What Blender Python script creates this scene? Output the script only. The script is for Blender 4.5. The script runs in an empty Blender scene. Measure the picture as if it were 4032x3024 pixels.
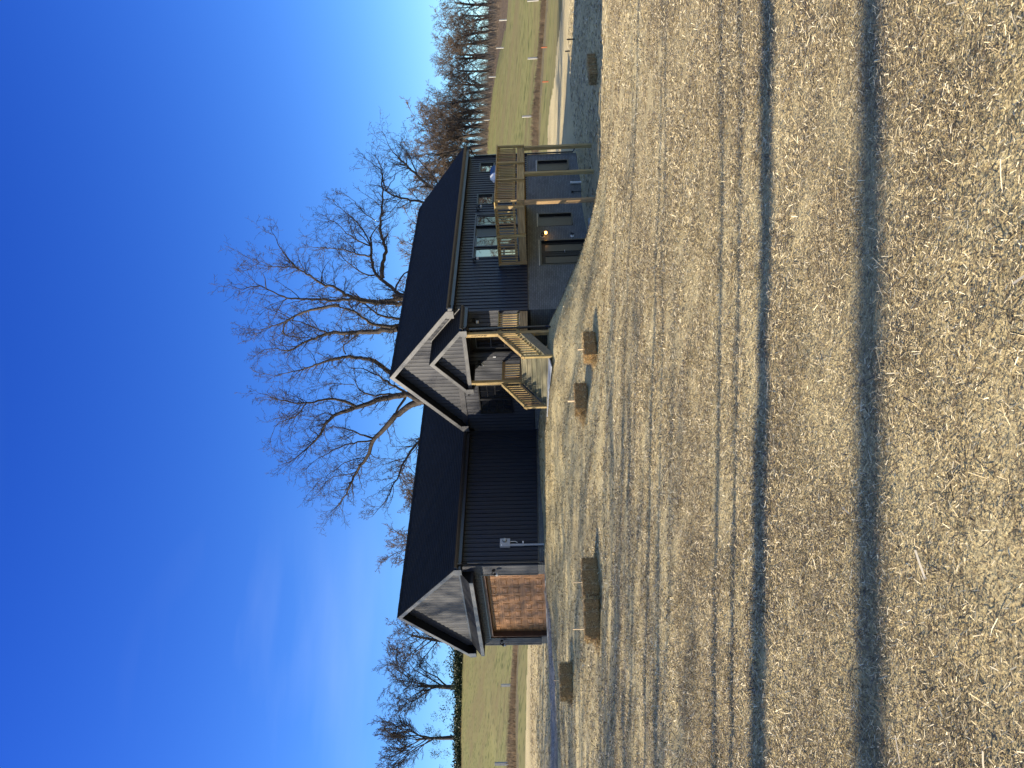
import bpy, math, random, json
import numpy as np
from mathutils import Vector, Matrix
R = math.radians
random.seed(11)
S = bpy.context.scene
COL = S.collection

# ---------------------------------------------------------------- camera (phone held sideways: the picture's up is the scene's right)
CAM = Vector((25.405, -16.1437, -0.4877))
yaw, pitch, roll = -0.7756, 0.0428, -0.0300
Fv = Vector((math.sin(yaw)*math.cos(pitch), math.cos(yaw)*math.cos(pitch), math.sin(pitch)))
R0 = Vector((math.cos(yaw), -math.sin(yaw), 0)); U0 = R0.cross(Fv)
Rv = R0*math.cos(roll) + U0*math.sin(roll); Uv = -R0*math.sin(roll) + U0*math.cos(roll)
cd = bpy.data.cameras.new('camera'); cam = bpy.data.objects.new('camera', cd); COL.objects.link(cam)
M = Matrix.Identity(4)
for i in range(3):
    M[i][0] = -Uv[i]; M[i][1] = Rv[i]; M[i][2] = -Fv[i]; M[i][3] = CAM[i]
cam.matrix_world = M
cd.sensor_width = 36; cd.lens = 27.38; cd.clip_end = 3000; cd.clip_start = .05
S.camera = cam
FH = Vector((-0.70016, 0.71399)); RH = Vector((0.71399, 0.70016))

# ---------------------------------------------------------------- sun, sky, exposure
SUN = Vector((.79, 1.0, -.67)).normalized()     # direction the light travels
ld = bpy.data.lights.new('sun', 'SUN'); ld.energy = 5.0; ld.angle = R(.55); ld.color = (1, .87, .67)
lo = bpy.data.objects.new('sun', ld); COL.objects.link(lo)
lo.rotation_euler = SUN.to_track_quat('-Z', 'Y').to_euler(); lo.location = (0, 0, 60)
W = bpy.data.worlds.new('World'); S.world = W; W.use_nodes = True
nt = W.node_tree; nt.nodes.clear()
out = nt.nodes.new('ShaderNodeOutputWorld'); bg = nt.nodes.new('ShaderNodeBackground')
sky = nt.nodes.new('ShaderNodeTexSky'); sky.sky_type = 'NISHITA'; sky.sun_disc = False
sky.sun_elevation = math.asin(-SUN.z); sky.sun_rotation = math.atan2(-SUN.x, -SUN.y)
sky.altitude = 100; sky.air_density = 1.0; sky.dust_density = .3; sky.ozone_density = 4
bg.inputs['Strength'].default_value = SKY_STR = .118
# deeper blue than the raw sky model: each channel weighted by its ratio to blue, most about 35 degrees up
sp = nt.nodes.new('ShaderNodeSeparateColor'); cb = nt.nodes.new('ShaderNodeCombineColor')
tcz = nt.nodes.new('ShaderNodeTexCoord'); sxyz = nt.nodes.new('ShaderNodeSeparateXYZ'); pw = nt.nodes.new('ShaderNodeValToRGB')
nt.links.new(tcz.outputs['Generated'], sxyz.inputs[0]); nt.links.new(sxyz.outputs[2], pw.inputs[0])
pe = pw.color_ramp.elements; pe[0].position = .04; pe[0].color = (.25,)*3+(1,); pe[1].position = .58; pe[1].color = (.78,)*3+(1,)
for q_, v_ in ((.22, .45), (.70, .05), (1.0, .0)): e_ = pe.new(q_); e_.color = (v_,)*3+(1,)
x2 = nt.nodes.new('ShaderNodeMath'); x2.operation = 'MULTIPLY'; x2.inputs[1].default_value = 2.0; nt.links.new(pw.outputs[0], x2.inputs[0])
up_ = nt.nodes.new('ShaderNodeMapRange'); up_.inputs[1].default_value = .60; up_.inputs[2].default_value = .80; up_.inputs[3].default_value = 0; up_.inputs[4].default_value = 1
vm_ = nt.nodes.new('ShaderNodeVectorMath'); vm_.operation = 'MULTIPLY'; wm_ = nt.nodes.new('ShaderNodeMix'); wm_.data_type = 'RGBA'; wm_.inputs[6].default_value = (1, 1, 1, 1); wm_.inputs[7].default_value = (1.9, 1.3, .80, 1)  # overhead sky, out of frame, made warmer and brighter as added fill for shade
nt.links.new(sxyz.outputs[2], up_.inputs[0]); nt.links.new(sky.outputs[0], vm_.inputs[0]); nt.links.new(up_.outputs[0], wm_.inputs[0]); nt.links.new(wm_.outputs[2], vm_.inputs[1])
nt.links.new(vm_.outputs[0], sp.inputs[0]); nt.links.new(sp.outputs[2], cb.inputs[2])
for k_ in (0, 1):
    d_ = nt.nodes.new('ShaderNodeMath'); d_.operation = 'DIVIDE'; p_ = nt.nodes.new('ShaderNodeMath'); p_.operation = 'POWER'; m_ = nt.nodes.new('ShaderNodeMath'); m_.operation = 'MULTIPLY'
    nt.links.new(sp.outputs[k_], d_.inputs[0]); nt.links.new(sp.outputs[2], d_.inputs[1]); nt.links.new(d_.outputs[0], p_.inputs[0]); nt.links.new(x2.outputs[0], p_.inputs[1])
    nt.links.new(sp.outputs[k_], m_.inputs[0]); nt.links.new(p_.outputs[0], m_.inputs[1]); nt.links.new(m_.outputs[0], cb.inputs[k_])
tc = nt.nodes.new('ShaderNodeTexCoord')
# thin cirrus streaks
mp = nt.nodes.new('ShaderNodeMapping'); mp.inputs['Rotation'].default_value = (0, 0, R(40)); mp.inputs['Scale'].default_value = (1.5, 1.1, 7.0)
nz = nt.nodes.new('ShaderNodeTexNoise'); nz.inputs['Scale'].default_value = 1.6; nz.inputs['Detail'].default_value = 5
cr = nt.nodes.new('ShaderNodeMapRange'); cr.inputs[1].default_value = .52; cr.inputs[2].default_value = .78; cr.inputs[3].default_value = 0; cr.inputs[4].default_value = .10
# clouds only in the low western sky (left of the house)
dp = nt.nodes.new('ShaderNodeVectorMath'); dp.operation = 'DOT_PRODUCT'; dp.inputs[1].default_value = (-.866, .42, .27)
dr = nt.nodes.new('ShaderNodeMapRange'); dr.inputs[1].default_value = .975; dr.inputs[2].default_value = 1.0
mu = nt.nodes.new('ShaderNodeMath'); mu.operation = 'MULTIPLY'
mx = nt.nodes.new('ShaderNodeMix'); mx.data_type = 'RGBA'; mx.inputs[7].default_value = (4.6, 5.2, 6.2, 1)
lk = nt.links.new
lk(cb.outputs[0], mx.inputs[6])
lk(tc.outputs['Generated'], mp.inputs[0]); lk(mp.outputs[0], nz.inputs['Vector']); lk(nz.outputs[0], cr.inputs[0])
lk(tc.outputs['Generated'], dp.inputs[0]); lk(dp.outputs['Value'], dr.inputs[0])
lk(cr.outputs[0], mu.inputs[0]); lk(dr.outputs[0], mu.inputs[1]); lk(mu.outputs[0], mx.inputs[0])
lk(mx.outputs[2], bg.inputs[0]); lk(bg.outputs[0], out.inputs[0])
S.view_settings.view_transform = 'Standard'; S.view_settings.look = 'None'; S.view_settings.exposure = .95; S.view_settings.gamma = 1
S.render.engine = 'CYCLES'; S.cycles.max_bounces = 6

# ---------------------------------------------------------------- materials
def mat(name, col, rough=.6, spec=.5, metal=0., var=None, vscale=5., stretch=(1, 1, 1), bump=0., bscale=40., coord='Object', col2=None, detail=6, bstretch=None, emit=None):
    m = bpy.data.materials.new(name); m.use_nodes = True; n = m.node_tree.nodes; l = m.node_tree.links.new
    b = n['Principled BSDF']; b.inputs['Roughness'].default_value = rough; b.inputs['Specular IOR Level'].default_value = spec
    b.inputs['Metallic'].default_value = metal
    b.inputs['Base Color'].default_value = (*col, 1)
    t = n.new('ShaderNodeTexCoord')
    if var or col2:
        mpn = n.new('ShaderNodeMapping'); mpn.inputs['Scale'].default_value = stretch
        z = n.new('ShaderNodeTexNoise'); z.inputs['Scale'].default_value = vscale; z.inputs['Detail'].default_value = detail; z.inputs['Roughness'].default_value = .6
        r = n.new('ShaderNodeValToRGB')
        c2 = col2 if col2 else tuple(min(1, c*(1+var)) for c in col); c1 = col if col2 else tuple(c*(1-var) for c in col)
        r.color_ramp.elements[0].position = .33; r.color_ramp.elements[1].position = .67
        r.color_ramp.elements[0].color = (*c1, 1); r.color_ramp.elements[1].color = (*c2, 1)
        l(t.outputs[coord], mpn.inputs[0]); l(mpn.outputs[0], z.inputs['Vector']); l(z.outputs[0], r.inputs[0]); l(r.outputs[0], b.inputs['Base Color'])
    if bump:
        mpb = n.new('ShaderNodeMapping'); mpb.inputs['Scale'].default_value = bstretch or stretch
        z2 = n.new('ShaderNodeTexNoise'); z2.inputs['Scale'].default_value = bscale; z2.inputs['Detail'].default_value = 4
        bp_ = n.new('ShaderNodeBump'); bp_.inputs['Strength'].default_value = bump; bp_.inputs['Distance'].default_value = .02
        l(t.outputs[coord], mpb.inputs[0]); l(mpb.outputs[0], z2.inputs['Vector']); l(z2.outputs[0], bp_.inputs['Height']); l(bp_.outputs[0], b.inputs['Normal'])
    if emit:
        b.inputs['Emission Color'].default_value = (*emit[0], 1); b.inputs['Emission Strength'].default_value = emit[1]
    return m

m_side = mat('vinyl_siding', (.020, .024, .036), .5, .45, var=.12, vscale=1.3, stretch=(1, 1, .3), bump=.08, bscale=60, bstretch=(1, 1, .1))
m_trim = mat('charcoal_trim', (.035, .037, .045), .38, .6, var=.06, vscale=3)
m_fascia = mat('metal_fascia', (.09, .092, .096), .42, .6, metal=.2, var=.06, vscale=4, bump=.25, bscale=3)
m_soffit = mat('dark_soffit', (.012, .013, .016), .7, .3, var=.1)
m_gutter = mat('gutter_metal', (.014, .015, .020), .35, .6, var=.08)
m_black = mat('black_frame', (.012, .013, .016), .35, .5, var=.1)
m_dark = mat('black_metal', (.008, .008, .009), .5, .25, var=.1)
m_concrete = mat('concrete', (.42, .41, .38), .9, .2, var=.15, vscale=8, bump=.3, bscale=50)
m_slab = mat('pale_slab', (.30, .33, .38), .8, .2, var=.06, vscale=6)
m_white = mat('white_plastic', (.75, .75, .73), .45, .5, var=.05)
m_greymetal = mat('grey_enamel', (.33, .35, .38), .4, .5, var=.06, vscale=8)
m_sash = mat('light_sash', (.32, .33, .34), .4, .5, var=.05)
m_amber = mat('lit_amber_glass', (.9, .5, .2), .3, .5, emit=((1, .45, .10), 5.0))
m_frost = mat('frosted_glass', (.42, .42, .40), .25, .6, var=.05)
m_lid_sunlit = mat('sunlit_lid', (.70, .71, .73), .32, .6, metal=.15, var=.04, vscale=3)  # white of the sunlit grill lid end, put into the colour
m_stake = mat('bare_pine', (.55, .42, .26), .8, .2, var=.2, vscale=12, stretch=(1, 1, .1))
m_post = mat('weathered_post', (.42, .40, .36), .85, .2, var=.25, vscale=10, stretch=(1, 1, .15), bump=.3)
m_rust = mat('rusty_steel', (.30, .10, .045), .8, .3, var=.3, vscale=15)
m_bark = mat('grey_bark', (.060, .050, .042), .9, .15, var=.45, vscale=9, stretch=(1, 1, .25), bump=.5, bscale=25)
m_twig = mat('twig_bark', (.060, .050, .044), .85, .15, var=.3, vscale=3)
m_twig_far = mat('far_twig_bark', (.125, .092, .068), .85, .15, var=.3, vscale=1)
m_leaf = mat('evergreen_leaf', (.028, .042, .016), .6, .3, var=.4, vscale=2)
m_brush = mat('dry_brush', (.30, .22, .14), .9, .1, var=.4, vscale=.6)
m_reed = mat('dry_grass', (.30, .21, .12), .9, .1, var=.35, vscale=.5)
m_plastic = mat('white_pvc', (.62, .63, .64), .4, .5)

def wood(name, c1, c2, axis):
    st = [9, 9, 9]; st[axis] = .55
    m = mat(name, c1, .72, .25, col2=c2, vscale=2.6, stretch=tuple(st), bump=.18, bscale=6, detail=9)
    n = m.node_tree.nodes; l = m.node_tree.links.new
    b = n['Principled BSDF']; ramp = [x for x in n if x.type == 'VALTORGB'][0]
    g = n.new('ShaderNodeNewGeometry'); h = n.new('ShaderNodeHueSaturation')
    mr = n.new('ShaderNodeMapRange'); mr.inputs[3].default_value = .72; mr.inputs[4].default_value = 1.22
    mr2 = n.new('ShaderNodeMapRange'); mr2.inputs[3].default_value = .485; mr2.inputs[4].default_value = .515
    l(g.outputs['Random Per Island'], mr.inputs[0]); l(mr.outputs[0], h.inputs['Value'])
    oi = n.new('ShaderNodeObjectInfo'); l(oi.outputs['Random'], mr2.inputs[0]); l(mr2.outputs[0], h.inputs['Hue'])
    l(ramp.outputs[0], h.inputs['Color']); l(h.outputs[0], b.inputs['Base Color'])
    return m
WY, WG = (.21, .145, .065), (.46, .335, .15)
m_wx = wood('treated_pine_x', WY, WG, 0); m_wy = wood('treated_pine_y', WY, WG, 1); m_wz = wood('treated_pine_z', WY, WG, 2)
m_tread = wood('stair_pine', (.13, .12, .078), (.24, .215, .14), 0)

def glass(name, base, ior):
    m = mat(name, base, .02, .5, var=.2, vscale=2); b = m.node_tree.nodes['Principled BSDF']; b.inputs['IOR'].default_value = ior; b.inputs['Specular Tint'].default_value = (1, .90, .80, 1)
    n = m.node_tree.nodes; l = m.node_tree.links.new
    t = n.new('ShaderNodeTexCoord'); z = n.new('ShaderNodeTexNoise'); z.inputs['Scale'].default_value = 1.3; z.inputs['Detail'].default_value = 1
    bb = n.new('ShaderNodeBump'); bb.inputs['Strength'].default_value = .12; bb.inputs['Distance'].default_value = .03
    l(t.outputs['Object'], z.inputs['Vector']); l(z.outputs[0], bb.inputs['Height']); l(bb.outputs[0], b.inputs['Normal'])
    return m
m_glass = glass('window_glass', (.008, .009, .012), 1.85)
m_glass3 = glass('basement_glass', (.012, .011, .010), 2.6)
m_glass2 = glass('bright_window_glass', (.02, .025, .03), 2.9)

def brick(name, c1, c2, mortar, scale=1.0, coord='UV'):
    m = mat(name, c1, .85, .2); n = m.node_tree.nodes; l = m.node_tree.links.new; b = n['Principled BSDF']
    t = n.new('ShaderNodeTexCoord'); br = n.new('ShaderNodeTexBrick')
    br.inputs['Color1'].default_value = (*c1, 1); br.inputs['Color2'].default_value = (*c2, 1); br.inputs['Mortar'].default_value = (*mortar, 1)
    br.inputs['Scale'].default_value = 1; br.inputs['Brick Width'].default_value = .215*scale; br.inputs['Row Height'].default_value = .072*scale
    br.inputs['Mortar Size'].default_value = .008*scale; br.inputs['Bias'].default_value = 0
    z = n.new('ShaderNodeTexNoise'); z.inputs['Scale'].default_value = 1.5; z.inputs['Detail'].default_value = 6
    mm = n.new('ShaderNodeMix'); mm.data_type = 'RGBA'; mm.blend_type = 'MULTIPLY'; mm.inputs[0].default_value = .5
    l(t.outputs[coord], br.inputs['Vector']); l(t.outputs['Object'], z.inputs['Vector']); l(br.outputs[0], mm.inputs[6]); l(z.outputs[0], mm.inputs[7]); l(mm.outputs[2], b.inputs['Base Color'])
    bb = n.new('ShaderNodeBump'); bb.inputs['Strength'].default_value = .6; bb.inputs['Distance'].default_value = .008; bb.invert = True
    l(br.outputs['Fac'], bb.inputs['Height']); l(bb.outputs[0], b.inputs['Normal'])
    return m
m_brick = brick('painted_grey_brick', (.235, .24, .235), (.18, .185, .18), (.11, .112, .11))
def shingle():
    m = brick('asphalt_shingle', (.010, .014, .023), (.006, .009, .015), (.003, .004, .007), 1.0)
    n = m.node_tree.nodes; br = [x for x in n if x.type == 'TEX_BRICK'][0]
    br.inputs['Brick Width'].default_value = .19; br.inputs['Row Height'].default_value = .145; br.inputs['Mortar Size'].default_value = .006
    n['Principled BSDF'].inputs['Roughness'].default_value = .8
    return m
m_roof = shingle()

# ---------------------------------------------------------------- mesh helpers
class MB:
    def __init__(s): s.v = []; s.f = []; s.uv = []
    def face(s, pts, uv=None):
        k = len(s.v); s.v += [tuple(p) for p in pts]; s.f.append(tuple(range(k, k+len(pts)))); s.uv += (uv or [(0, 0)]*len(pts))
    def _cell(s, P):
        k = len(s.v); s.v += [tuple(p) for p in P]
        for q in ((0, 3, 2, 1), (4, 5, 6, 7), (0, 1, 5, 4), (1, 2, 6, 5), (2, 3, 7, 6), (3, 0, 4, 7)):
            s.f.append(tuple(k+i for i in q)); 
            for i in q:
                p = P[i]; s.uv.append((p[0]+p[1], p[2]))
    def box(s, x0, x1, y0, y1, z0, z1):
        s._cell([(x0, y0, z0), (x1, y0, z0), (x1, y1, z0), (x0, y1, z0), (x0, y0, z1), (x1, y0, z1), (x1, y1, z1), (x0, y1, z1)])
    def prism(s, poly, vec):
        n = len(poly); k = len(s.v); v = Vector(vec)
        s.v += [tuple(p) for p in poly] + [tuple(Vector(p)+v) for p in poly]
        s.f.append(tuple(range(k+n-1, k-1, -1))); s.f.append(tuple(range(k+n, k+2*n)))
        s.uv += [(0, 0)]*(2*n)
        for i in range(n):
            j = (i+1) % n; s.f.append((k+i, k+j, k+n+j, k+n+i)); s.uv += [(0, 0)]*4
    def tube(s, P, rad, n=8, cap=True):
        P = [Vector(p) for p in P]; rad = rad if hasattr(rad, '__len__') else [rad]*len(P)
        k = len(s.v); a = None
        for i, p in enumerate(P):
            d = (P[min(i+1, len(P)-1)]-P[max(i-1, 0)]).normalized()
            if a is None: a = d.orthogonal().normalized()
            else: a = (a-d*a.dot(d)); a = a.normalized() if a.length > 1e-6 else d.orthogonal().normalized()
            b = d.cross(a)
            for j in range(n):
                t = 2*math.pi*j/n; s.v.append(tuple(p+(a*math.cos(t)+b*math.sin(t))*rad[i]))
        for i in range(len(P)-1):
            for j in range(n):
                j2 = (j+1) % n; s.f.append((k+i*n+j, k+i*n+j2, k+(i+1)*n+j2, k+(i+1)*n+j)); s.uv += [(0, 0)]*4
        if cap:
            s.f.append(tuple(k+j for j in range(n-1, -1, -1))); s.f.append(tuple(k+(len(P)-1)*n+j for j in range(n))); s.uv += [(0, 0)]*(2*n)
    def build(s, name, m, parent=None, loc=None, smooth=False, **kw):
        me = bpy.data.meshes.new(name)
        V = s.v
        if loc is not None: V = [(a-loc[0], b-loc[1], c-loc[2]) for a, b, c in V]
        me.from_pydata(V, [], s.f); u = me.uv_layers.new(name='UVMap')
        u.data.foreach_set('uv', np.array(s.uv, dtype=np.float32).ravel())
        me.materials.append(m)
        if smooth: me.shade_smooth()
        me.update()
        o = bpy.data.objects.new(name, me); COL.objects.link(o)
        if loc is not None: o.location = loc
        if parent is not None:
            o.parent = parent
            if loc is None: o.location = -Vector(wloc(parent))
            else: o.location = Vector(loc)-Vector(wloc(parent))
        return o
def wloc(o):
    l = Vector(o.location)
    while o.parent: o = o.parent; l = l+o.location
    return l
def tag(o, label=None, cat=None, group=None, kind=None):
    if label: o['label'] = label
    if cat: o['category'] = cat
    if group: o['group'] = group
    if kind: o['kind'] = kind
    return o
def empty(name, loc, label, cat, group=None):
    o = bpy.data.objects.new(name, None); o.location = loc; COL.objects.link(o); o.empty_display_size = .3
    return tag(o, label, cat, group)
def arrays(name, V, Fq, m, parent=None, loc=(0, 0, 0), smooth=False):
    me = bpy.data.meshes.new(name); V = np.asarray(V, dtype=np.float32); Fq = np.asarray(Fq, dtype=np.int32)
    k = Fq.shape[1]
    me.vertices.add(len(V)); me.vertices.foreach_set('co', V.ravel())
    me.loops.add(Fq.size); me.loops.foreach_set('vertex_index', Fq.ravel())
    me.polygons.add(len(Fq)); me.polygons.foreach_set('loop_start', np.arange(0, Fq.size, k, dtype=np.int32))
    me.materials.append(m); me.update(calc_edges=True); me.validate()
    if smooth: me.shade_smooth()
    o = bpy.data.objects.new(name, me); COL.objects.link(o); o.location = loc
    if parent is not None: o.parent = parent
    return o

# ---------------------------------------------------------------- terrain
CTRL = np.array([[0.0, 0.0, -0.27], [-6.18, 0.0, -0.42], [-3.0, 0.0, -0.33], [-3.0, -3.0, -0.45], [0.0, 4.25, -0.17], [0.5, 6.8, -0.15], [1.5, 6.8, -0.26], [4.0, 4.4, -0.53], [6.7, 4.4, -0.78], [6.7, 5.8, -0.66], [6.75, 6.85, -1.0], [6.8, 8.7, -1.59], [6.8, 9.95, -2.06], [6.8, 11.7, -2.42], [6.8, 16.0, -2.4], [6.8, 18.84, -2.32], [9.7, 9.8, -2.69], [9.7, 11.9, -2.66], [9.7, 14.0, -2.72], [3.0, 3.0, -0.45], [2.0, 0.0, -0.6], [25.4, -16.1, -2.09], [29.0, -12.6, -2.36], [21.8, -19.6, -1.85], [28.9, -19.7, -2.2], [-6.5, 6.0, -0.35], [-6.5, 18.0, -0.2], [3.0, 12.0, -0.9], [3.0, 19.5, -1.5], [12.0, 5.3, -2.5], [10.8, 6.2, -2.25], [13.2, 9.0, -2.85], [16.0, 12.0, -3.1], [14.0, 3.0, -2.45], [18.0, 6.0, -2.9], [20.0, -1.0, -2.6], [9.0, 5.6, -1.75], [7.3, 27.8, -2.45], [-12.26, -1.26, -0.22], [0.97, -6.49, -0.78], [-6.27, -0.98, -0.33], [0.93, -4.43, -0.71], [3.83, -6.2, -0.97], [8.76, -6.41, -1.64], [8.82, -5.94, -1.63], [9.03, -0.41, -1.66], [10.32, 0.58, -2.0], [12.4, 15.92, -3.03], [-19.87, 2.48, 0.78], [-29.93, 6.63, 1.62], [-26.08, 10.4, 1.41], [-52.72, 19.29, 3.82], [-43.8, 8.43, 3.57], [-140.48, 52.29, 19.95], [-148.19, 44.72, 20.12], [-128.9, 63.63, 19.25], [-85.1, 22.56, 7.83], [-80.19, 27.37, 8.14], [-9.95, 54.23, -1.03], [-12.85, 63.99, -0.09], [-8.4, 68.35, -0.9], [-54.35, 143.74, 10.48], [-37.23, 132.53, 7.29], [-28.38, 137.0, 4.65], [-47.5, 206.49, 11.49], [-58.06, 182.13, 11.32], [0.47, 46.24, -2.03], [5.03, 45.11, -2.33], [6.87, 30.11, -2.54], [9.26, 32.45, -2.7], [1.8, 30.74, -1.99], [-27.16, 37.36, 0.42], [-79.5, 91.07, 11.63], [-105.57, 79.51, 15.34], [-68.29, 116.07, 11.14], [-13.15, 23.08, -0.36], [17.0, -7.58, -2.0], [12.79, -11.71, -1.65], [21.22, -3.44, -2.45], [18.47, 5.07, -2.75], [23.35, -9.76, -2.3], [19.06, -13.96, -1.9], [-265.12, -90.95, 14.0], [-257.28, 84.3, 21.0], [-184.64, 198.05, 19.0], [-69.49, 268.45, 15.0], [105.88, 272.86, 6.0], [-611.87, -305.76, 8.0], [-634.2, 218.22, 18.0], [-464.71, 483.65, 16.0], [-196.01, 647.92, 12.0], [327.43, 615.35, 3.0], [662.68, 273.47, -6.0], [515.52, -515.94, -6.0], [-276.62, -647.64, 0.0], [699.75, -203.92, -8.0], [199.96, -694.03, -4.0], [43.6, 36.71, -4.5], [61.1, 18.86, -5.0], [96.8, 53.87, -8.0], [54.79, 96.71, -3.0], [60.41, -51.84, -4.0], [235.45, -230.34, -6.0], [7.56, -33.65, -0.9], [-17.43, -58.15, 0.5], [-10.02, -22.87, -0.3], [-59.44, -15.31, 3.0], [24.85, -72.71, -2.0], [96.25, -2.69, -6.0]])
_xy = CTRL[:, :2]; _n = len(CTRL)
_d = np.sqrt(((_xy[:, None]-_xy[None])**2).sum(-1)+.09)
_P = np.c_[np.ones(_n), _xy]; _M = np.zeros((_n+3, _n+3)); _M[:_n, :_n] = _d; _M[:_n, _n:] = _P; _M[_n:, :_n] = _P.T
_w = np.linalg.solve(_M, np.r_[CTRL[:, 2], 0, 0, 0])
def base_h(x, y):
    x = np.atleast_1d(np.asarray(x, float)); y = np.atleast_1d(np.asarray(y, float)); r = np.empty(len(x))
    for a in range(0, len(x), 40000):
        X, Y = x[a:a+40000], y[a:a+40000]
        d = np.sqrt((X[:, None]-_xy[:, 0])**2+(Y[:, None]-_xy[:, 1])**2+.09)
        r[a:a+40000] = d@_w[:_n]+_w[_n]+_w[_n+1]*X+_w[_n+2]*Y
    return r
def vnoise(x, y, s, seed):
    x = x/s+seed*17.3; y = y/s-seed*9.1; xi = np.floor(x); yi = np.floor(y); fx = x-xi; fy = y-yi
    def h(a, b):
        t = np.sin(a*127.1+b*311.7+seed*74.7)*43758.5453; return t-np.floor(t)
    fx = fx*fx*(3-2*fx); fy = fy*fy*(3-2*fy)
    return (h(xi, yi)*(1-fx)+h(xi+1, yi)*fx)*(1-fy)+(h(xi, yi+1)*(1-fx)+h(xi+1, yi+1)*fx)*fy-.5
def ground_h(x, y):
    x = np.atleast_1d(np.asarray(x, float)); y = np.atleast_1d(np.asarray(y, float))
    f = (x-CAM.x)*FH.x+(y-CAM.y)*FH.y; r = (x-CAM.x)*RH.x+(y-CAM.y)*RH.y
    h = base_h(x, y)
    h = h+.032*vnoise(f+1.6*vnoise(r, f, 4.0, 13), r*.4, 1.9, 1)+.10*vnoise(f+2*vnoise(r, f, 6.0, 15), r*.5, 4.5, 14)+.006*vnoise(f+.8*vnoise(r, f, 2.0, 12), r*.4, .8, 11)+.022*vnoise(x, y, .6, 2)+.012*vnoise(x, y, .22, 3)
    nh = np.exp(-(((x-9)/7.5)**2+((y-3)/7)**2))+.7*np.exp(-(((x-3)/6)**2+((y+3)/4)**2)); ph = 3.2*np.hypot(x-6.5, y-9)+2.2*vnoise(x, y, 3.5, 17)
    h = h+nh*(.045*vnoise(x, y, .9, 16)+.030*np.sin(ph)*(np.hypot(x-6.5, y-9) > 3))
    far = np.clip((f-80)/60, 0, 1)
    return h+far*(.5*vnoise(x, y, 18, 4))
def gz(x, y): return float(ground_h([x], [y])[0])
def world(f, r): return (CAM.x+f*FH.x+r*RH.x, CAM.y+f*FH.y+r*RH.y)

def ground_mat(name, stops, scale, bump, streak=(1, 1, 1), patch=None):
    m = bpy.data.materials.new(name); m.use_nodes = True; n = m.node_tree.nodes; l = m.node_tree.links.new; b = n['Principled BSDF']
    b.inputs['Roughness'].default_value = .9; b.inputs['Specular IOR Level'].default_value = .15
    t = n.new('ShaderNodeTexCoord'); mpn = n.new('ShaderNodeMapping'); mpn.inputs['Scale'].default_value = streak; mpn.inputs['Rotation'].default_value = (0, 0, R(-45.6))
    l(t.outputs['Object'], mpn.inputs[0])
    z = n.new('ShaderNodeTexNoise'); z.inputs['Scale'].default_value = scale; z.inputs['Detail'].default_value = 8; z.inputs['Roughness'].default_value = .72
    vo = n.new('ShaderNodeTexVoronoi'); vo.inputs['Scale'].default_value = scale*2.4
    mxx = n.new('ShaderNodeMath'); mxx.operation = 'MULTIPLY_ADD'; mxx.inputs[1].default_value = .35
    l(mpn.outputs[0], z.inputs['Vector']); l(mpn.outputs[0], vo.inputs['Vector']); l(vo.outputs['Distance'], mxx.inputs[0]); l(z.outputs[0], mxx.inputs[2])
    cr_ = n.new('ShaderNodeValToRGB'); e = cr_.color_ramp.elements
    e[0].position, e[0].color = stops[0][0], (*stops[0][1], 1); e[1].position, e[1].color = stops[-1][0], (*stops[-1][1], 1)
    for p_, c_ in stops[1:-1]:
        q = e.new(p_); q.color = (*c_, 1)
    l(mxx.outputs[0], cr_.inputs[0])
    last = cr_.outputs[0]
    if patch:
        z3 = n.new('ShaderNodeTexNoise'); z3.inputs['Scale'].default_value = patch[1]; z3.inputs['Detail'].default_value = 4
        m3 = n.new('ShaderNodeMapping'); m3.inputs['Scale'].default_value = patch[2]; m3.inputs['Rotation'].default_value = (0, 0, R(-45.6))
        r3 = n.new('ShaderNodeMapRange'); r3.inputs[1].default_value = .42; r3.inputs[2].default_value = .66; r3.inputs[4].default_value = patch[3]
        mm = n.new('ShaderNodeMix'); mm.data_type = 'RGBA'; mm.inputs[7].default_value = (*patch[0], 1)
        l(t.outputs['Object'], m3.inputs[0]); l(m3.outputs[0], z3.inputs['Vector']); l(z3.outputs[0], r3.inputs[0]); l(r3.outputs[0], mm.inputs[0]); l(last, mm.inputs[6]); last = mm.outputs[2]
    l(last, b.inputs['Base Color'])
    bb = n.new('ShaderNodeBump'); bb.inputs['Strength'].default_value = bump; bb.inputs['Distance'].default_value = .03
    l(mxx.outputs[0], bb.inputs['Height']); l(bb.outputs[0], b.inputs['Normal'])
    return m
m_straw_ground = ground_mat('straw_covered_soil', [(.38, (.10, .074, .040)), (.50, (.31, .24, .128)), (.62, (.57, .465, .25)), (.78, (.74, .625, .345))], 26, 1.0, patch=((.24, .18, .105), .4, (1.0, .45, 1), .40))
m_field = ground_mat('winter_pasture', [(.38, (.022, .034, .008)), (.52, (.085, .100, .026)), (.66, (.22, .205, .075))], .8, 1.0, (.35, 1.2, 1), patch=((.20, .16, .07), .22, (.25, 1, 1), .85))
m_strip = ground_mat('dead_grass', [(.35, (.06, .052, .032)), (.55, (.11, .092, .052)), (.75, (.19, .155, .085))], 2.2, 1.0)
m_plow = ground_mat('dark_scrub_soil', [(.35, (.05, .036, .024)), (.6, (.10, .072, .048)), (.8, (.17, .125, .08))], 1.2, 1.0)
m_gravel = ground_mat('crushed_gravel', [(.38, (.035, .037, .042)), (.56, (.11, .112, .12)), (.75, (.36, .35, .335))], 7, 1.0, (.35, 1.3, 1), patch=((.25, .20, .13), .6, (.3, 1, 1), .7))

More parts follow.
